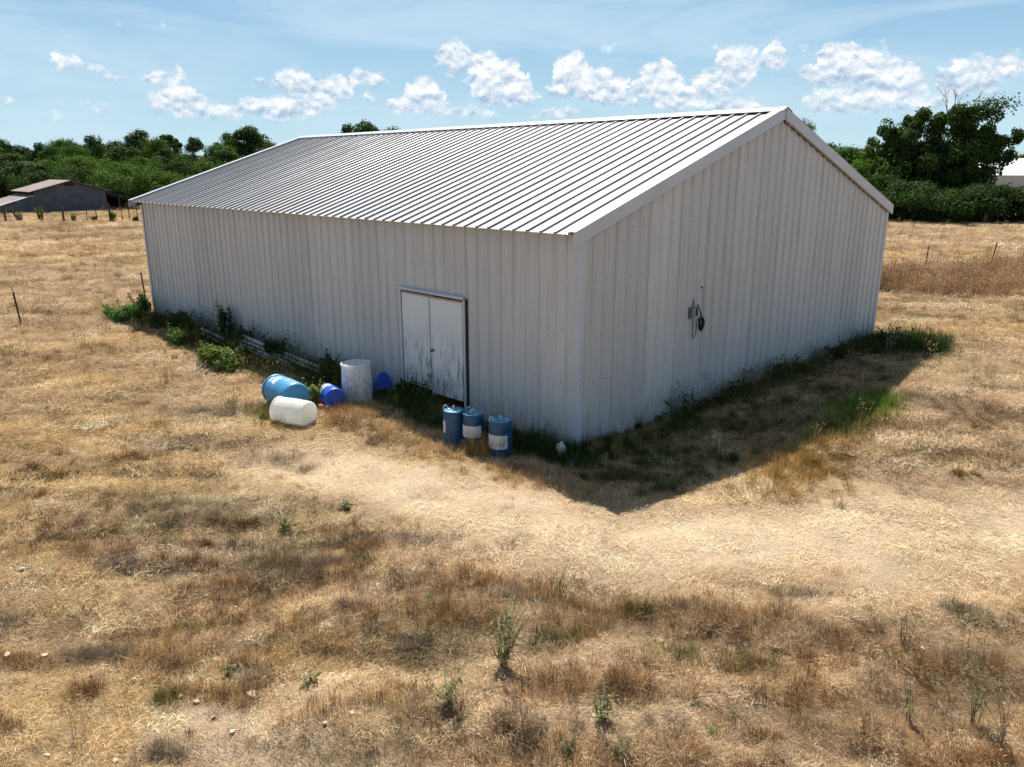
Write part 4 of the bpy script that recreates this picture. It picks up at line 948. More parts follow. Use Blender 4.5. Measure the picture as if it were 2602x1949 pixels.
t_post(-2.7, 33.6, 1.0, 'steel post in tall reddish grass near the right edge of the field', (R(2), R(6)), False)
M_FPOST = pmat('weathered_fence_wood', (0.07, 0.055, 0.045), 0.85, 0.4, 6)
proto = None
for k, (x, y, h, lx, ly, kind) in enumerate(((-73.9, 7.9, 1.35, .03, .02, 0), (-73.1, 8.7, 1.25, .25, -.30, 0), (-71.6, 10.3, 1.5, .02, -.10, 1), (-70.4, 11.6, 1.25, .02, -.10, 0), (-68.9, 13.1, 1.35, .0, -.05, 1), (-68.2, 13.7, 1.2, .0, .02, 1), (-67.5, 14.6, 1.55, .02, -.05, 0), (-66.9, 15.4, 1.3, 0, .0, 1), (-66.5, 15.9, 1.2, .02, -.03, 1), (-66.0, 16.4, 1.3, 0, .02, 1), (-65.3, 17.0, 1.2, 0, -.02, 1))):
    lab = {0: 'stout dark wooden post in the fence before the weathered barn', 1: 'thin stake in the fence line before the weathered barn'}[kind]
    if kind: lab = 'thin stake, number %s from the left in the far fence' % ['', '', 'three', '', 'five', 'six', '', 'eight', 'nine', 'ten', 'eleven'][k]
    if k == 0: lab = 'stout dark wooden post, first of the far fence at the left edge'
    if k == 1: lab = 'leaning wooden post in the far fence near the left edge'
    if k == 6: lab = 'tallest dark wooden post of the far fence, under the right half of the weathered barn'
    if k == 3: lab = 'stout wooden post beside the broad green weed in the far fence'
    r = .085 if kind == 0 else .035; b = MB(); b.tube([(0, 0, -.1), (0.01, 0, h * .5), (0, .01, h)], [r * 1.1, r, r * .9], 8)
    o = b.build('fence_post', M_FPOST if kind == 0 else M_POST, angle=50); o.location = (x, y, tz(x, y)); o.rotation_euler = (lx, ly, k); tag(o, lab, 'fence post', 'far fence posts')

# ------------------------------------------------------------------ the weathered barn in the distance
M_OLD = pmat('weathered_grey_boards', (0.085, 0.10, 0.125), 0.85, 0.35, 1.5); M_OLDR = pmat('rusty_brown_roof_sheets', (0.27, 0.20, 0.175), 0.6, 0.35, 1.2); M_HOLE = pmat('dark_barn_interior', (0.012, 0.012, 0.014), 0.9); M_PALE = pmat('pale_edge_sheet', (0.42, 0.44, 0.46), 0.5, 0.2, 2)
bc = Vector((-88.0, 17.4)); view = (bc - Vector((CAM[0], CAM[1]))).normalized(); ang = math.atan2(view.y, view.x) + R(15)
t = thing('weathered_barn', 'low weathered grey barn with dull rusty roof and lean-tos before the left trees', 'barn', (bc.x, bc.y, -0.15), ang - math.pi / 2)
FW, EH, AH, DP = 3.55, 2.45, 3.45, 7.0            # half width, eave, apex, depth  (x right, y away)
def boards(x0, x1, y, zt, name='wall_board', wb=0.30, z0=0.0, gap=0.012):
    x = x0; k = 0
    while x < x1 - 0.02:
        xe = min(x + wb, x1); b = MB(); d = 0.01 * (k % 2); ta, tb = zt(x), zt(xe - gap)
        P = [(x, y - d, z0), (xe - gap, y - d, z0), (xe - gap, y - d, tb), (x, y - d, ta)]; Q = [(p[0], p[1] + .025, p[2]) for p in P]
        i = [b.vert(p) for p in P + Q]; b.face(i[:4]); b.face(i[4:][::-1])
        for j in range(4): b.face((i[j], i[4 + j], i[4 + (j + 1) % 4], i[(j + 1) % 4]))
        b.build(name, M_OLD, t); x = xe; k += 1
boards(-FW, FW, 0, lambda x: AH - .08 - (AH - EH) * abs(x) / FW)
b = MB(); b.box((-FW, .02, 0), (-FW + .03, DP, EH - .42)); b.build('side_wall', M_OLD, t)
b = MB(); b.box((FW - .03, .02, 0), (FW, DP, EH - .02)); b.build('side_wall', M_OLD, t)
b = MB(); b.box((-FW, DP - .03, 0), (FW, DP, EH)); b.build('rear_wall', M_OLD, t)
b = MB(); b.box((-FW + .12, .3, EH - .42), (-FW + .14, DP - .3, EH)); b.build('clerestory_gap', M_HOLE, t)
b = MB(); b.quad((-.55, -.016, AH - .52), (.55, -.016, AH - .52), (.42, -.016, AH - .24), (-.42, -.016, AH - .24)); b.build('gable_vent', M_HOLE, t)
def slab(name, p, mat, th=.05):
    b = MB(); i = [b.vert(q) for q in p] + [b.vert((q[0], q[1], q[2] - th)) for q in p]; b.face(i[:4]); b.face(i[4:][::-1])
    for j in range(4): b.face((i[j], i[4 + j], i[4 + (j + 1) % 4], i[(j + 1) % 4]))
    return b.build(name, mat, t)
sl = (AH - EH) / FW
for j in range(8):
    ya, yb = -.45 + (DP + .9) * j / 8, -.45 + (DP + .9) * (j + 1) / 8 - .02; dz = .012 * (j % 2)
    slab('roof_sheet', [(-FW - .55, ya, EH - sl * .55 + .05 + dz), (0, ya, AH + .05 + dz), (0, yb, AH + .05 + dz), (-FW - .55, yb, EH - sl * .55 + .05 + dz)], M_OLDR)
    slab('roof_sheet', [(0.01, ya, AH + .05 + dz), (FW + .55, ya, EH - sl * .55 + .05 + dz), (FW + .55, yb, EH - sl * .55 + .05 + dz), (.01, yb, AH + .05 + dz)], M_OLDR)
# left lean-to
LW = 3.3
boards(-FW - LW + .25, -FW - .01, .02, lambda x: 1.95 - .30 * (-FW - x))
for j in range(8):
    ya, yb = -.3 + (DP + .4) * j / 8, -.3 + (DP + .4) * (j + 1) / 8 - .02; dz = .012 * (j % 2)
    slab('lean_to_sheet', [(-FW - LW - .3, ya, 2.02 - .30 * (LW + .3) + dz), (-FW - .06, ya, 2.02 + dz), (-FW - .06, yb, 2.02 + dz), (-FW - LW - .3, yb, 2.02 - .30 * (LW + .3) + dz)], M_OLDR if j else M_PALE)
b = MB(); b.box((-FW - LW + .2, .1, 0), (-FW - LW + .24, DP, .86)); b.build('side_wall', M_OLD, t)
# right open lean-to
for j in range(8):
    ya, yb = -.3 + (DP + .4) * j / 8, -.3 + (DP + .4) * (j + 1) / 8 - .02; dz = .012 * (j % 2)
    slab('lean_to_sheet', [(FW + .06, ya, 2.10 + dz), (FW + 4.4, ya, .95 + dz), (FW + 4.4, yb, .95 + dz), (FW + .06, yb, 2.10 + dz)], M_OLD)
b = MB(); b.box((FW + .05, DP - .2, 0), (FW + 4.2, DP - .1, 1.9)); b.build('rear_wall', M_HOLE, t)
for xx in (1.3, 2.6, 3.95): b = MB(); b.tube([(FW + xx, -.1, 0), (FW + xx, -.1, 2.05 - .265 * xx)], .09, 6); b.build('lean_to_post', M_FPOST, t)

# ------------------------------------------------------------------ white roofed building far right
M_WR = pmat('bright_white_metal_roof', (0.78, 0.79, 0.80), 0.45, 0.05, 0.4); M_WW = pmat('pale_grey_siding', (0.42, 0.44, 0.46), 0.6, 0.1, 0.4)
t = thing('white_roofed_building', 'long building with a bright white roof behind the right hand trees', 'building', (-17.0, 131.0, -0.2), math.atan2(1.4, 5.3))
b = MB(); b.box((-20, 0.3, 0), (20, 13.7, 3.7)); b.build('wall', M_WW, t)
b = MB()
for (p, q) in (((0.0, 3.6), (7.0, 6.1)), ((7.0, 6.1), (14.0, 3.6))): b.quad((-20.4, p[0], p[1]), (20.4, p[0], p[1]), (20.4, q[0], q[1]), (-20.4, q[0], q[1]))
b.build('roof', M_WR, t)

# ------------------------------------------------------------------ trees
LEAF_D = leaf_material('dark_tree_leaves', (0.024, 0.048, 0.013), (0.056, 0.098, 0.024), 0.25)
LEAF_M = leaf_material('mid_green_leaves', (0.042, 0.084, 0.016), (0.090, 0.155, 0.030), 0.3)
LEAF_L = leaf_material('light_green_leaves', (0.048, 0.086, 0.017), (0.105, 0.165, 0.034), 0.35)
LEAF_Y = leaf_material('grey_green_leaves', (0.040, 0.062, 0.026), (0.085, 0.115, 0.050), 0.25)
BARK = pmat('tree_bark', (0.075, 0.058, 0.045), 0.9, 0.4, 5); BARK_DEAD = pmat('bleached_dead_wood', (0.17, 0.14, 0.125), 0.9, 0.3, 5)
def leaf_mesh(name, centers, normals, sizes, mat, seed=0, elong=1.5):
    r = np.random.default_rng(seed); n = len(centers)
    nrm = normals / (np.linalg.norm(normals, axis=1, keepdims=True) + 1e-9)
    t = np.cross(nrm, r.normal(0, 1, (n, 3))); t /= np.linalg.norm(t, axis=1, keepdims=True) + 1e-9; bt = np.cross(nrm, t)
    s = sizes[:, None]; a = r.uniform(0.75, 1.25, (n, 4, 1))
    bend = nrm * s * 0.18
    V = np.stack([centers - t * s * elong * 0.5 * a[:, 0] - bend, centers + bt * s * 0.5 * a[:, 1], centers + t * s * elong * 0.5 * a[:, 2] - bend, centers - bt * s * 0.5 * a[:, 3]], 1).reshape(-1, 3)
    me = bpy.data.meshes.new(name); me.vertices.add(len(V)); me.vertices.foreach_set('co', V.astype(np.float32).ravel())
    F = np.arange(4 * n).reshape(n, 4); me.loops.add(4 * n); me.loops.foreach_set('vertex_index', F.ravel().astype(np.int32)); me.polygons.add(n); me.polygons.foreach_set('loop_start', (np.arange(n) * 4).astype(np.int32)); me.update(calc_edges=True); me.materials.append(mat); return me
def crown(seed, h, w, base, lobes, leaves, size, mat, name='crown', shape=1.0):
    """irregular crown: lobes spread through an egg, leaf clumps mostly near each lobe's skin"""
    r = np.random.default_rng(seed); C = []; N = []; S = []; lob = []
    for k in range(lobes):
        for _ in range(30):
            u = r.uniform(-1, 1, 3)
            if u @ u < 1: break
        if k % 4: u = u / (np.linalg.norm(u) + 1e-6) * r.uniform(.72, 1.0)
        z = base + (h - base) * (0.5 + 0.5 * u[2]); tt = (z - base) / (h - base); prof = (math.sin(math.pi * min(max(0.16 + 0.80 * tt, 0), 1)) ** 0.7) * shape
        c = np.array([u[0] * w * 0.42 * prof, u[1] * w * 0.42 * prof, z]); rad = w * r.uniform(0.10, 0.21) * (0.75 + 0.35 * prof)
        c[2] = min(c[2], h - rad * .75); lob.append((c, rad))
        m = int(leaves / lobes * r.uniform(0.7, 1.3)); d = r.normal(0, 1, (m, 3)); d /= np.linalg.norm(d, axis=1, keepdims=True)
        rr = rad * (1 - np.abs(r.normal(0, 0.24, m))).clip(0.1, 1.25) * (1 + 0.22 * np.sin(d[:, 0] * 5 + k) * np.sin(d[:, 1] * 6 + 2 * k)); p = c + d * rr[:, None] * np.array([1, 1, 0.8])
        C.append(p); N.append(d + r.normal(0, 0.85, (m, 3)) + np.array([0, 0, 0.15])); S.append(size * r.uniform(0.6, 1.35, m))
        # a few sprays that break the outline
        q = max(2, m // 10); e = d[:q] ; C.append(c + e * rad * r.uniform(1.0, 1.2, (q, 1))); N.append(r.normal(0, 1, (q, 3))); S.append(size * r.uniform(0.5, 0.9, q))
    return leaf_mesh(name, np.concatenate(C), np.concatenate(N), np.concatenate(S), mat, seed), lob
def trunk_mesh(seed, h, lob, r0):
    rd = random.Random(seed); b = MB(); top = h * 0.62
    pts = [(rd.uniform(-.02, .02) * h * k / 5, rd.uniform(-.02, .02) * h * k / 5, top * k / 5 - (.15 if k == 0 else 0)) for k in range(6)]; b.tube(pts, [r0 * (1.25 - .2 * k) for k in range(6)], 8)
    for c, rad in lob[::2]:
        k = rd.randint(2, 4); p = Vector(pts[k]); c = Vector(c); 
        if c.z < p.z: continue
        m = (p + c) / 2 + Vector((rd.uniform(-.1, .1), rd.uniform(-.1, .1), .12)) * rad
        b.tube([p, m, c], [r0 * .45, r0 * .28, r0 * .10], 5)
    return b
TREE_PROTO = []
for k, (h, w, base, lobes, leaves, size, mat, shp) in enumerate(((10, 7.5, 1.2, 38, 15000, .18, LEAF_D, 1.0), (10, 8.5, .6, 42, 17000, .18, LEAF_M, 1.05), (10, 6.5, 1.8, 34, 13000, .18, LEAF_D, .95), (10, 9.5, .4, 46, 17000, .19, LEAF_L, 1.1), (10, 7.0, 1.0, 36, 13000, .17, LEAF_Y, 1.0), (10, 3.8, .3, 30, 8500, .17, LEAF_D, 1.05), (10, 11.0, .1, 48, 18000, .21, LEAF_M, 1.1), (5, 7.0, .05, 40, 15000, .15, LEAF_D, 1.1), (5, 7.5, .05, 40, 15000, .15, LEAF_M, 1.1), (5, 7.5, .1, 40, 15000, .15, LEAF_L, 1.1))):
    me, lob = crown(100 + k, h, w, base, lobes, leaves, size, mat, 'crown', shp); tr = trunk_mesh(200 + k, h, lob, .20).mesh('trunk', BARK, True); TREE_PROTO.append((me, tr, h, w))
def tree(x, y, h, w, kind, label, group, rz=None, name='tree', zoff=0.0):
    if h < 6.4 and kind != 5: kind = {0: 7, 2: 7, 1: 8, 4: 8, 6: 8, 3: 9}[kind]
    me, tr, ph, pw = TREE_PROTO[kind]; rz = random.Random(x * 7 + y).uniform(0, 6.28) if rz is None else rz
    t = thing(name, label, 'tree', (x, y, tz(x, y) + zoff), rz, group); t.scale = (w / pw, w / pw, h / ph)
    link('trunk', tr, t); link('crown', me, t); return t
GL = 'trees of the wood behind the weathered barn'
DK = 'dark green tree in the wood behind the weathered barn'; BR = 'light green tree low in the wood behind the weathered barn'; MD = 'mid green tree in the wood behind the weathered barn'
for (x, y, h, w, kind, lab) in (
    (-158.2, 26.8, 9.2, 7, 0, 'dark tree at the left edge of the far treetop line'), (-162.4, 31.0, 8.4, 8, 2, DK), (-152.0, 31.4, 8.5, 6.5, 0, DK), (-155.8, 36.5, 9.3, 9.5, 1, 'broad dark tree rising above the left roof of the weathered barn'), (-149.8, 39.2, 9.9, 8.5, 0, 'rounded dark tree in the skyline right of the weathered barn roof'), (-155.4, 44.5, 9.2, 8, 2, DK),
    (-149.9, 48.2, 10.9, 11, 0, 'tall broad dark tree just left of the leaning narrow tree'), (-148.4, 57.5, 9.9, 8, 4, 'grey green feathery tree right of the leaning narrow tree'), (-141.5, 60.7, 10.5, 7, 0, DK), (-135.5, 61.7, 11.5, 9.5, 2, 'tallest dark tree of the left wood, nearest the barn roof edge'), (-138.2, 67.4, 9.0, 8, 1, 'dark tree half hidden by the sloping left roof edge of the metal barn'),
    (-116.9, 19.2, 6.1, 11, 0, 'wide dark tree at the left edge above the weathered barn'), (-127.3, 26.8, 7.2, 7, 0, DK), (-121.7, 28.6, 6.2, 7, 3, BR), (-123.7, 32.3, 5.6, 8, 3, BR), (-134.0, 39.4, 7.7, 8, 2, DK), (-123.7, 38.4, 6.0, 8.5, 4, MD), (-110.8, 38.6, 5.5, 7.5, 0, 'dark round tree beside the left roof slope of the metal barn'), (-136.8, 46.2, 9.2, 7, 1, MD),
    (-111.4, 42.4, 5.2, 7.5, 3, BR), (-119.2, 49.3, 7.2, 8.5, 0, DK), (-105.4, 23.6, 4.5, 7, 2, DK), (-98.4, 27.0, 4.6, 8.5, 1, 'bushy green tree right behind the open lean-to of the weathered barn'), (-98.9, 31.6, 3.9, 7, 3, 'bright green low tree touching the left eave tip of the metal barn'), (-106.8, 19.1, 4.1, 7, 0, DK), (-99.2, 36.2, 3.5, 7, 6, MD), (-104.9, 26.1, 3.5, 6, 3, BR), (-139.0, 20.7, 7.0, 9, 1, 'green tree cut by the left edge of the view'),
    (-130.0, 54.0, 8.2, 9, 1, MD), (-125.0, 60.0, 7.8, 9, 0, DK), (-112.0, 30.5, 5.0, 8, 6, MD), (-118.0, 24.0, 5.4, 8, 1, MD), (-108.0, 46.0, 5.2, 8, 1, MD), (-128.0, 44.0, 7.4, 8, 0, DK), (-143.0, 34.0, 7.9, 9, 1, MD), (-111.0, 14.5, 4.6, 8, 0, 'dark low tree at the left edge behind the weathered barn')):
    tree(x, y, h * 1.06, w, kind, lab, GL)
ORD = ['first', 'second', 'third', 'fourth', 'fifth', 'sixth', 'seventh', 'eighth', 'ninth', 'tenth', 'eleventh', 'twelfth', 'thirteenth', 'fourteenth', 'fifteenth', 'sixteenth', 'seventeenth']
rows = {'back': [], 'middle': [], 'front': []}
for o in [q for q in bpy.data.objects if q.get('group') == GL]:
    dd_ = math.hypot(o.location.x - CAM[0], o.location.y - CAM[1]); rows['back' if dd_ > 152 else 'middle' if dd_ > 124 else 'front'].append(o)
for rn, L in rows.items():
    L.sort(key=lambda o: -math.atan2(o.location.y - CAM[1], o.location.x - CAM[0]))
    for q, o in enumerate(L):
        if o['label'] in (DK, BR, MD): o['label'] = '%s tree, %s from the left in the %s row of the wood' % ({DK: 'dark green', BR: 'light green', MD: 'mid green'}[o['label']], ORD[q], rn)
t = tree(-140.8, 49.6, 12.8, 5.0, 5, 'narrow dark tree leaning right above the left tree line', GL); t.rotation_euler = (R(4), R(9), t.rotation_euler[2])
GB = 'treetops showing above the metal barn roof'
for (x, y, h, w, kind, lab) in ((-95.5, 51.5, 9.7, 4.5, 5, 'small treetop at the far left end of the barn ridge'), (-84.1, 51.0, 10.1, 6.5, 0, 'left of two rounded treetops above the barn ridge'), (-84.7, 54.2, 10.6, 6.5, 2, 'right of two rounded treetops above the barn ridge'), (-85.2, 58.6, 10.0, 6.5, 1, 'low treetop showing right of the rounded pair above the ridge')): tree(x, y, h, w, kind, lab, GB)
GR = 'trees along the far edge of the field on the right'
for (x, y, h, w, kind, lab) in ((-23.2, 74.4, 6.3, 6, 0, 'dark tree forming the left shoulder of the great dark tree'), (-23.6, 68.7, 5.2, 6, 3, 'bright green tree left of the great dark tree'), (-20.6, 65.5, 4.1, 6, 0, 'low bushy tree in front of the bright green tree'), (-29.6, 74.7, 7.0, 6.5, 0, 'dark green tree next to the right roof slope of the metal barn'), (-32.8, 76.6, 8.2, 6, 0, 'dark tree close against the right roof slope of the metal barn'), (-27.3, 73.5, 6.5, 7, 1, 'mid green tree between the roof slope tree and the bright green one'),
    (-9.6, 68.5, 2.9, 7.5, 0, 'dark bush tree at the right edge below the white roof'), (-12.4, 66.6, 3.2, 6, 0, 'low shrub tree at the foot of the great dark tree, right side'), (-17.0, 64.6, 3.4, 6.5, 0, 'low shrub tree at the foot of the great dark tree, left side'), (-44.5, 98.6, 11.0, 6, 1, 'small green treetop behind the right roof slope just below the peak'), (-13.9, 64.9, 2.9, 6, 0, 'small dark shrub tree in front of the great dark tree'), (-6.0, 71.5, 2.9, 8, 0, 'dark tree cut by the right edge of the view'), (-24.5, 66.5, 3.4, 6, 0, 'low shrub tree at the field edge beside the barn roof corner'), (-28.0, 69.5, 3.8, 7, 0, 'shrub tree hidden partly by the right roof corner of the metal barn'), (-20.0, 76.0, 7.5, 8, 0, 'dark tree behind the great dark tree')): tree(x, y, h, w, kind, lab, GR)
# the great tree on the right
t = thing('tree', 'great dark broad tree with bare dead branches on top at the right', 'tree', (-19.3, 71.7, tz(-19.3, 71.7)), R(17.3), GR)
def lobed(seed, lobes, leaves, size, mat):
    r = np.random.default_rng(seed); C = []; N = []; S = []; tot = sum(q[3] ** 2 for q in lobes)
    for (x, y, z, rad) in lobes:
        for k in range(9):
            d0 = r.normal(0, 1, 3); d0 /= np.linalg.norm(d0); sub = np.array([x, y, z]) + d0 * rad * r.uniform(.45, .95); sr = rad * r.uniform(.28, .52)
            m = int(leaves * rad ** 2 / tot / 9 * r.uniform(.6, 1.4)); d = r.normal(0, 1, (m, 3)); d /= np.linalg.norm(d, axis=1, keepdims=True)
            C.append(sub + d * sr * (1 - np.abs(r.normal(0, .3, (m, 1)))).clip(.05, 1.2)); N.append(d + r.normal(0, .8, (m, 3)) + np.array([0, 0, .15])); S.append(size * r.uniform(.6, 1.35, m))
    C = np.concatenate(C); C[:, 2] = np.maximum(C[:, 2], .15)
    return leaf_mesh('crown', C, np.concatenate(N), np.concatenate(S), mat, seed)
GTL = [(-4.3, .5, 5.6, 1.3), (-4.9, -.6, 2.6, 1.6), (-2.7, .3, 7.3, 1.4), (-.9, -.8, 6.8, 1.4), (.1, .6, 8.2, 1.4), (2.2, -.3, 8.5, 1.3), (3.3, .9, 7.0, 1.3), (4.8, 0, 7.8, 1.5), (6.3, .5, 5.8, 1.3), (7.0, -.4, 7.0, .8), (3.4, -1.2, 5.0, 1.7), (0, -1.5, 4.6, 1.9), (-2.6, -1.3, 3.7, 1.7), (1.7, -1.7, 1.9, 1.7), (-2.6, -1.6, 1.3, 1.5), (5.8, -1.0, 2.4, 1.6), (4.2, -1.6, 1.2, 1.4), (-1.5, 1.5, 5.5, 1.7), (2.0, 1.8, 4.2, 1.9), (4.6, 1.5, 4.2, 1.6), (-4.2, 1.2, 4.0, 1.5), (-3.4, .2, 5.2, 1.6), (1.2, -.4, 6.4, 1.6), (3.0, -.8, 3.2, 1.8), (-.8, -1.9, 2.6, 1.8), (-4.6, -1.4, 1.2, 1.5), (5.0, .6, 6.2, 1.5), (-1.8, .4, 8.0, 1.1), (3.2, .2, 8.6, 1.1)]
GTL = [(x, y, z, r_ * 1.17) for x, y, z, r_ in GTL]
link('crown', lobed(311, GTL, 85000, .165, LEAF_D), t); trunk_mesh(302, 10.2, [((x, y, z), r_) for x, y, z, r_ in GTL], .38).build('trunk', BARK, t, smooth=True)
link('crown', lobed(312, [(x, y - .3, z + .25, r_ * .95) for x, y, z, r_ in GTL[::2]], 8000, .165, LEAF_M), t)
rd = random.Random(5); b = MB()
def twig(p, d, l, r, depth):
    q = p + d * l * .5 + Vector((rd.uniform(-.1, .1), rd.uniform(-.1, .1), rd.uniform(0, .1))) * l; e = p + d * l; b.tube([p, q, e], [r, r * .75, r * .45], 5)
    if depth:
        for k in range(3):
            dd = (d + Vector((rd.uniform(-.8, .8), rd.uniform(-.8, .8), rd.uniform(-.15, .6)))).normalized(); twig(e if k else q, dd, l * rd.uniform(.5, .8), r * .5, depth - 1)
M_inv = Matrix.Identity(4)
for (x, y, z, dx, dy, dz, l) in ((3.6, 0, 8.6, .5, .2, .9, 1.5), (2.3, 0, 8.9, -.15, .1, 1, 1.6), (4.4, .3, 8.4, .9, .3, .55, 1.7), (1.7, .1, 9.0, -.2, .0, 1, 1.5)): 
    b = MB(); twig(Vector((x, y, z)), Vector((dx, dy, dz)).normalized(), l * .8, .06, 3); b.build('dead_branch', BARK_DEAD, t)
rr = np.random.default_rng(9); cs = np.array([5.3, .4, 9.9]) + rr.normal(0, 1, (420, 3)) * np.array([.85, .5, .34]); cs = (np.array(M_inv.to_3x3()) @ cs.T).T
link('leafy_spray', leaf_mesh('leafy_spray', cs, rr.normal(0, 1, (420, 3)), rr.uniform(.1, .2, 420), LEAF_D, 3), t)
# a far wooded rise on the horizon
def ridge():
    n = 900; r = np.random.default_rng(21); C = []; N = []; S = []
    a = np.radians(r.uniform(60, 200, 26000)); d = r.uniform(780, 900, 26000)
    hz = 8 + 11 * fbm(np.degrees(a) / 9, np.zeros_like(a), 5, 3) + 4 * fbm(np.degrees(a) / 1.2, np.zeros_like(a), 6, 2)
    z = hz * r.uniform(0, 1, 26000) ** .6; C = np.stack([CAM[0] + d * np.cos(a), CAM[1] + d * np.sin(a), z], -1)
    N = r.normal(0, 1, (26000, 3)); S = r.uniform(2.5, 5.0, 26000)
    tag(link('far_woodland', leaf_mesh('far_woodland', C, N, S, LEAF_Y, 4)), 'distant wooded rise along the horizon', 'woodland', kind='stuff')
ridge()

# ------------------------------------------------------------------ bushes and weeds by the barn
def bush(label, x, y, rx, ry, h, n, size, mat, seed, name='bush', cat='bush', group=None, up=0.35, sprigs=5):
    r = np.random.default_rng(seed); t = thing(name, label, cat, (x, y, tz(x, y)), 0, group); lob = []; C = []; N = []; S = []
    for k in range(9):
        a = r.uniform(0, 6.28); q = math.sqrt(r.random()) * .7; c = np.array([rx * q * math.cos(a), ry * q * math.sin(a), h * r.uniform(.25, .72)]); rad = np.array([rx * .42, ry * .42, h * .34]) * r.uniform(.7, 1.15); lob.append(c)
        m = n // 9; d = r.normal(0, 1, (m, 3)); d /= np.linalg.norm(d, axis=1, keepdims=True); C.append(c + d * rad * r.uniform(.45, 1.12, (m, 1))); N.append(d * .6 + r.normal(0, .5, (m, 3)) + np.array([0, 0, up + .3])); S.append(size * r.uniform(.6, 1.35, m))
    for k in range(sprigs):
        a = r.uniform(0, 6.28); p0 = np.array([rx * .5 * math.cos(a), ry * .5 * math.sin(a), h * .55]); m = max(8, n // 60); tt = np.linspace(0, 1, m)[:, None]; p1 = p0 + np.array([rx * .4 * math.cos(a), ry * .4 * math.sin(a), h * r.uniform(.3, .65)])
        C.append(p0 + (p1 - p0) * tt + r.normal(0, size * .6, (m, 3))); N.append(r.normal(0, 1, (m, 3)) + np.array([0, 0, .6])); S.append(size * r.uniform(.5, 1.0, m)); lob.append(p1)
    C = np.concatenate(C); C[:, 2] = np.maximum(C[:, 2], .02); link('foliage', leaf_mesh('foliage', C, np.concatenate(N), np.concatenate(S), mat, seed), t)
    b = MB()
    for c in lob: b.tube([(c[0] * .2, c[1] * .2, -.05), (c[0] * .6, c[1] * .6, c[2] * .6), tuple(c)], [.012, .009, .004], 5)
    b.build('stems', BARK, t); return t
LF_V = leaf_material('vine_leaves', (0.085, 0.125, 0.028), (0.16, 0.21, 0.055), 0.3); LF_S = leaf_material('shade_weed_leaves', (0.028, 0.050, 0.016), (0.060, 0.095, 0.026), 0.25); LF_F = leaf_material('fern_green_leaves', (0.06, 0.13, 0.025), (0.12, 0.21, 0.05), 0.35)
GWD = 'weeds along the barn walls'
bush('bright leafy vine bush lying in the sun before the pipe stack', -9.2, -1.85, .95, .45, .50, 1700, .058, LF_V, 1, group=GWD)
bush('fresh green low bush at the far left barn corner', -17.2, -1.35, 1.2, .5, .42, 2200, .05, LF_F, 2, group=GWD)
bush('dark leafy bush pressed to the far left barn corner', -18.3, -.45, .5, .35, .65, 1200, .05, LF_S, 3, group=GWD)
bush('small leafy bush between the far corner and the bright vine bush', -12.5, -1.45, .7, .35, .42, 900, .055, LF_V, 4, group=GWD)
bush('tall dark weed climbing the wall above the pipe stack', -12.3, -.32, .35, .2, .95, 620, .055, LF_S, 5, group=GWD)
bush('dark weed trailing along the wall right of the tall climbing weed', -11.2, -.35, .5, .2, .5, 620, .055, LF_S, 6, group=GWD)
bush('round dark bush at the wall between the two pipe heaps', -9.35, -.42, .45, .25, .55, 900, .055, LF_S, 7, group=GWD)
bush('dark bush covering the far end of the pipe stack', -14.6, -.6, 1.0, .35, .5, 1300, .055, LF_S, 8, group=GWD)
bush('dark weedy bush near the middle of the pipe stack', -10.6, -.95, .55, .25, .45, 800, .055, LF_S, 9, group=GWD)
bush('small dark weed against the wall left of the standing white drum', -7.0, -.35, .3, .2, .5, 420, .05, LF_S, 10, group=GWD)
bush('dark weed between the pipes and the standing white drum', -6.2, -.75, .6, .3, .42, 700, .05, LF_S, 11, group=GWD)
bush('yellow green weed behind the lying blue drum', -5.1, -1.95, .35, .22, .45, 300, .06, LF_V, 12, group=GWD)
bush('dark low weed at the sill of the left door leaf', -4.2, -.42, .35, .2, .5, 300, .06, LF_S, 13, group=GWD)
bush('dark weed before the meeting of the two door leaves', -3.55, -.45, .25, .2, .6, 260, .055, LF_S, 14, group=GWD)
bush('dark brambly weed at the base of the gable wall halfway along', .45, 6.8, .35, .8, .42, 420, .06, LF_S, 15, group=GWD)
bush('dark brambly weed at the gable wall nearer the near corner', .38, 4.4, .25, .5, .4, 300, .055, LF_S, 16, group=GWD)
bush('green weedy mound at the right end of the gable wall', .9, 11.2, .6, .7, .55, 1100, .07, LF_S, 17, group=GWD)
bush('dark weed before the green mound on the gable side', .55, 9.0, .35, .7, .48, 450, .06, LF_S, 18, group=GWD)
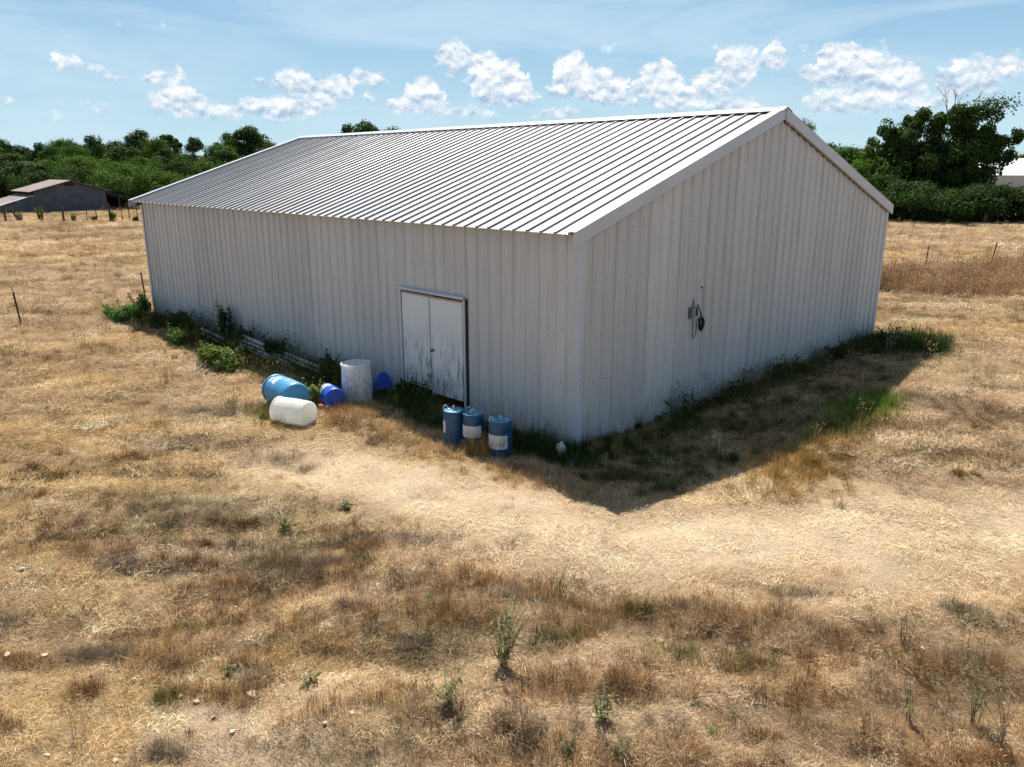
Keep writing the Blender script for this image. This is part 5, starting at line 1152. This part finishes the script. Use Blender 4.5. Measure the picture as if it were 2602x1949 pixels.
def weed(label, x, y, h, stems, mat, seed, leafs=10, size=.05, spread=.25, group=None, name='weed', seedhead=False, stem_mat=None):
    rd = random.Random(seed); t = thing(name, label, 'weed', (x, y, tz(x, y) - .02), rd.uniform(0, 6), group); b = MB(); C = []; N = []; S = []
    for k in range(stems):
        a = rd.uniform(0, 6.28); l = h * rd.uniform(.55, 1.0); o = Vector((rd.uniform(-.04, .04), rd.uniform(-.04, .04), 0)); d = Vector((math.cos(a) * spread * rd.random(), math.sin(a) * spread * rd.random(), 1)).normalized()
        p1 = o + d * l * .5 + Vector((rd.uniform(-.03, .03), rd.uniform(-.03, .03), 0)); p2 = o + d * l + Vector((math.cos(a), math.sin(a), 0)) * l * .12; b.tube([o, p1, p2], [.0035, .0028, .002], 4)
        for j in range(leafs):
            tt = rd.uniform(.15, 1); p = (o + (p1 - o) * tt * 2) if tt < .5 else (p1 + (p2 - p1) * (tt - .5) * 2); e = rd.uniform(0, 6.28); C.append(p + Vector((math.cos(e), math.sin(e), .2)) * size * .6); N.append((rd.gauss(0, .5), rd.gauss(0, .5), 1)); S.append(size * rd.uniform(.5, 1.2))
    b.build('stems', stem_mat or M_DRYSTEM, t); link('leaves', leaf_mesh('leaves', np.array([tuple(c) for c in C]), np.array(N), np.array(S) * .42, mat, seed, 4.5), t); return t
M_DRYSTEM = pmat('dry_weed_stem', (0.17, 0.12, 0.075), 0.85)
M_STEM = pmat('green_weed_stem', (0.16, 0.155, 0.075), 0.8)
M_DRYSTEM = pmat('dry_weed_stem', (0.17, 0.12, 0.075), 0.85)
M_STEM = pmat('green_weed_stem', (0.16, 0.155, 0.075), 0.8)
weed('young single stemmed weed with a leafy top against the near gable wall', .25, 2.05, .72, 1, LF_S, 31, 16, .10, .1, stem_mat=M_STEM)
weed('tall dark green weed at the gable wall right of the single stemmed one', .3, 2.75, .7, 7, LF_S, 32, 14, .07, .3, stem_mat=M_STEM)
LF_G = leaf_material('dusty_green_weed_leaves', (0.12, 0.13, 0.06), (0.23, 0.22, 0.11), 0.3); LF_B = leaf_material('fresh_weed_leaves', (0.10, 0.145, 0.04), (0.17, 0.21, 0.07), 0.35); LF_DRY = leaf_material('dry_weed_leaves', (0.13, 0.085, 0.045), (0.22, 0.15, 0.08), 0.2)
GF = 'green weeds in the foreground grass'
weed('tall bunched green weed in the middle of the foreground', 3.4, -4.95, .78, 22, LF_G, 41, 9, .05, .38, GF, stem_mat=M_STEM)
weed('tall dusty weed at the lower left of the foreground middle', 3.63, -5.82, .4, 10, LF_G, 42, 9, .05, .5, GF, stem_mat=M_STEM)
weed('dusty weed below the long rusty tussock', 4.54, -4.93, .4, 10, LF_G, 43, 8, .05, .5, GF, stem_mat=M_STEM)
weed('grey green spreading weed at the bottom edge, right of centre', 4.87, -5.08, .17, 12, LF_G, 44, 9, .03, 1.0, GF, stem_mat=M_STEM)
weed('grey green spreading weed at the bottom edge, centre', 4.60, -5.40, .15, 12, LF_G, 45, 9, .03, 1.2, GF, stem_mat=M_STEM)
weed('thin dark weed standing above the pale path edge', 2.96, -3.67, .6, 6, LF_G, 46, 8, .045, .35, GF)
weed('small dark green weed on the pale ground below the drums', -.54, -4.1, .2, 6, LF_G, 47, 10, .06, .6, GF, stem_mat=M_STEM)
weed('small green weed with a dark base in the left foreground', 2.4, -6.37, .16, 5, LF_G, 48, 10, .055, .5, GF, stem_mat=M_STEM)
weed('loose olive weed in the grey patch left of the path', -.65, -4.93, .4, 12, LF_G, 49, 9, .05, .7, GF, stem_mat=M_STEM)
weed('bright green weed in a dark tussock at the left', 1.68, -6.82, .16, 6, LF_G, 50, 10, .05, .7, GF, stem_mat=M_STEM)
for k, (x, y, h) in enumerate(((4.67, -4.5, .09), (5.2, -4.37, .22), (5.05, -4.62, .12), (4.95, -4.2, .1), (5.35, -4.75, .12), (2.05, -4.75, .14), (1.75, -4.95, .12), (4.1, -3.3, .14), (5.3, -4.0, .12), (2.2, -4.3, .12), (4.8, -4.85, .1))): weed('tiny bright green sprout among the foreground grass', x, y, h * .6, 3, LF_B, 60 + k, 6, .04, .9, 'tiny green sprouts', 'sprout', stem_mat=M_STEM)
weed('tall spindly weed at the right edge of the foreground', 6.72, -2.75, .85, 9, LF_G, 71, 12, .035, .25, GF)
weed('tall spindly weed near the lower right corner', 6.98, -3.0, .75, 8, LF_DRY, 72, 9, .035, .3, GF)
weed('spindly weed left of the tall ones in the lower right', 6.35, -3.15, .5, 5, LF_G, 73, 9, .035, .3, GF)
weed('dry brown weed with bare twigs right of centre', 5.9, -2.0, .45, 6, LF_DRY, 74, 9, .04, .4, GF)
weed('dry dark stalk alone in the golden grass at the left', -4.47, -4.9, .55, 3, LF_DRY, 75, 9, .04, .15, GF)
weed('dry twiggy weed in the mid left grass', -5.6, -3.3, .5, 6, LF_DRY, 76, 8, .04, .4, GF)
for k, (x, y, h) in enumerate(((-73.2, 8.9, .9), (-71.9, 10.2, 1.2), (-69.8, 12.3, 1.1), (-68.4, 13.5, .8), (-67.4, 14.8, 1.2), (-66.0, 16.2, .7))):
    lab = ['broad leaved green weed at the foot of the leaning far fence post', 'narrow green weed in the far fence left part', 'broad bright green weed in the middle of the far fence', 'small green weed between far fence stakes', 'green weed wrapped round the tallest far fence post', 'small weed at the right end of the far fence'][k]
    bush(lab, x, y, (.35, .25, .75, .2, .35, .22)[k], .3, h * (.8, .95, .6, .5, .75, .6)[k], 220, .10, LF_S if k in (3, 5) else LF_V, 90 + k, 'fence_weed', 'weed', 'weeds along the far fence')

# ------------------------------------------------------------------ pale stones
M_STONE = pmat('pale_limestone', (0.58, 0.49, 0.37), 0.9, 0.35, 25, 0.2, 0.6, 60)
def stone_mesh(seed):
    rd = random.Random(seed); b = MB(); rings = []; n = 7
    for j in range(1, 5):
        ph = math.pi * j / 5; rings.append([b.vert((math.sin(ph) * math.cos(2 * math.pi * k / n) * rd.uniform(.62, 1.2), math.sin(ph) * math.sin(2 * math.pi * k / n) * rd.uniform(.62, 1.2) * .75, math.cos(ph) * rd.uniform(.7, 1.15) * .5)) for k in range(n)])
    for A, B in zip(rings[:-1], rings[1:]):
        for k in range(n): b.face((A[k], B[k], B[(k + 1) % n], A[(k + 1) % n]))
    b.face(rings[0]); b.face(rings[-1][::-1]); return b.mesh('pale_stone', M_STONE)
SM = [stone_mesh(s) for s in range(5)]
for k, (x, y, s) in enumerate(((2.17, -6.84, .085), (1.70, -7.27, .065), (1.91, -6.69, .04), (2.15, -7.18, .05), (1.59, -8.3, .05), (2.03, -7.47, .04), (2.30, -6.11, .045), (1.14, -7.47, .05), (-1.71, -7.68, .09), (-.07, -8.21, .08), (.13, -7.95, .07), (3.12, -6.42, .05), (2.58, -5.76, .045), (2.01, -7.93, .07), (1.65, -3.48, .04), (1.86, -7.2, .05), (3.06, -6.64, .055), (3.36, -6.48, .045), (6.02, -1.05, .045), (5.75, -1.45, .04), (6.05, -1.95, .04), (5.98, -.3, .05), (2.45, -7.15, .045), (2.7, -6.9, .04), (1.3, -6.9, .04), (2.9, -6.2, .05), (.5, -7.4, .05), (3.5, -6.75, .05), (6.3, -.1, .05), (6.1, .4, .045), (5.8, .1, .04), (2.6, -6.5, .035), (1.0, -7.9, .05))):
    o = link('pale_stone', SM[k % 5]); s *= random.Random(k).uniform(.35, .7); o.location = (x, y, tz(x, y) + s * .15 + .012); o.scale = (s * random.Random(k + 50).uniform(.8, 1.5), s, s * .6); o.rotation_euler = (0, 0, k * 1.7)
    lab = {0: 'largest pale stone in the left foreground grass', 8: 'flat pale stone in the grass at the left edge, above the dark patch'}.get(k, 'small pale stone lying in the dry foreground grass')
    tag(o, lab, 'stone', 'pale stones in the foreground')
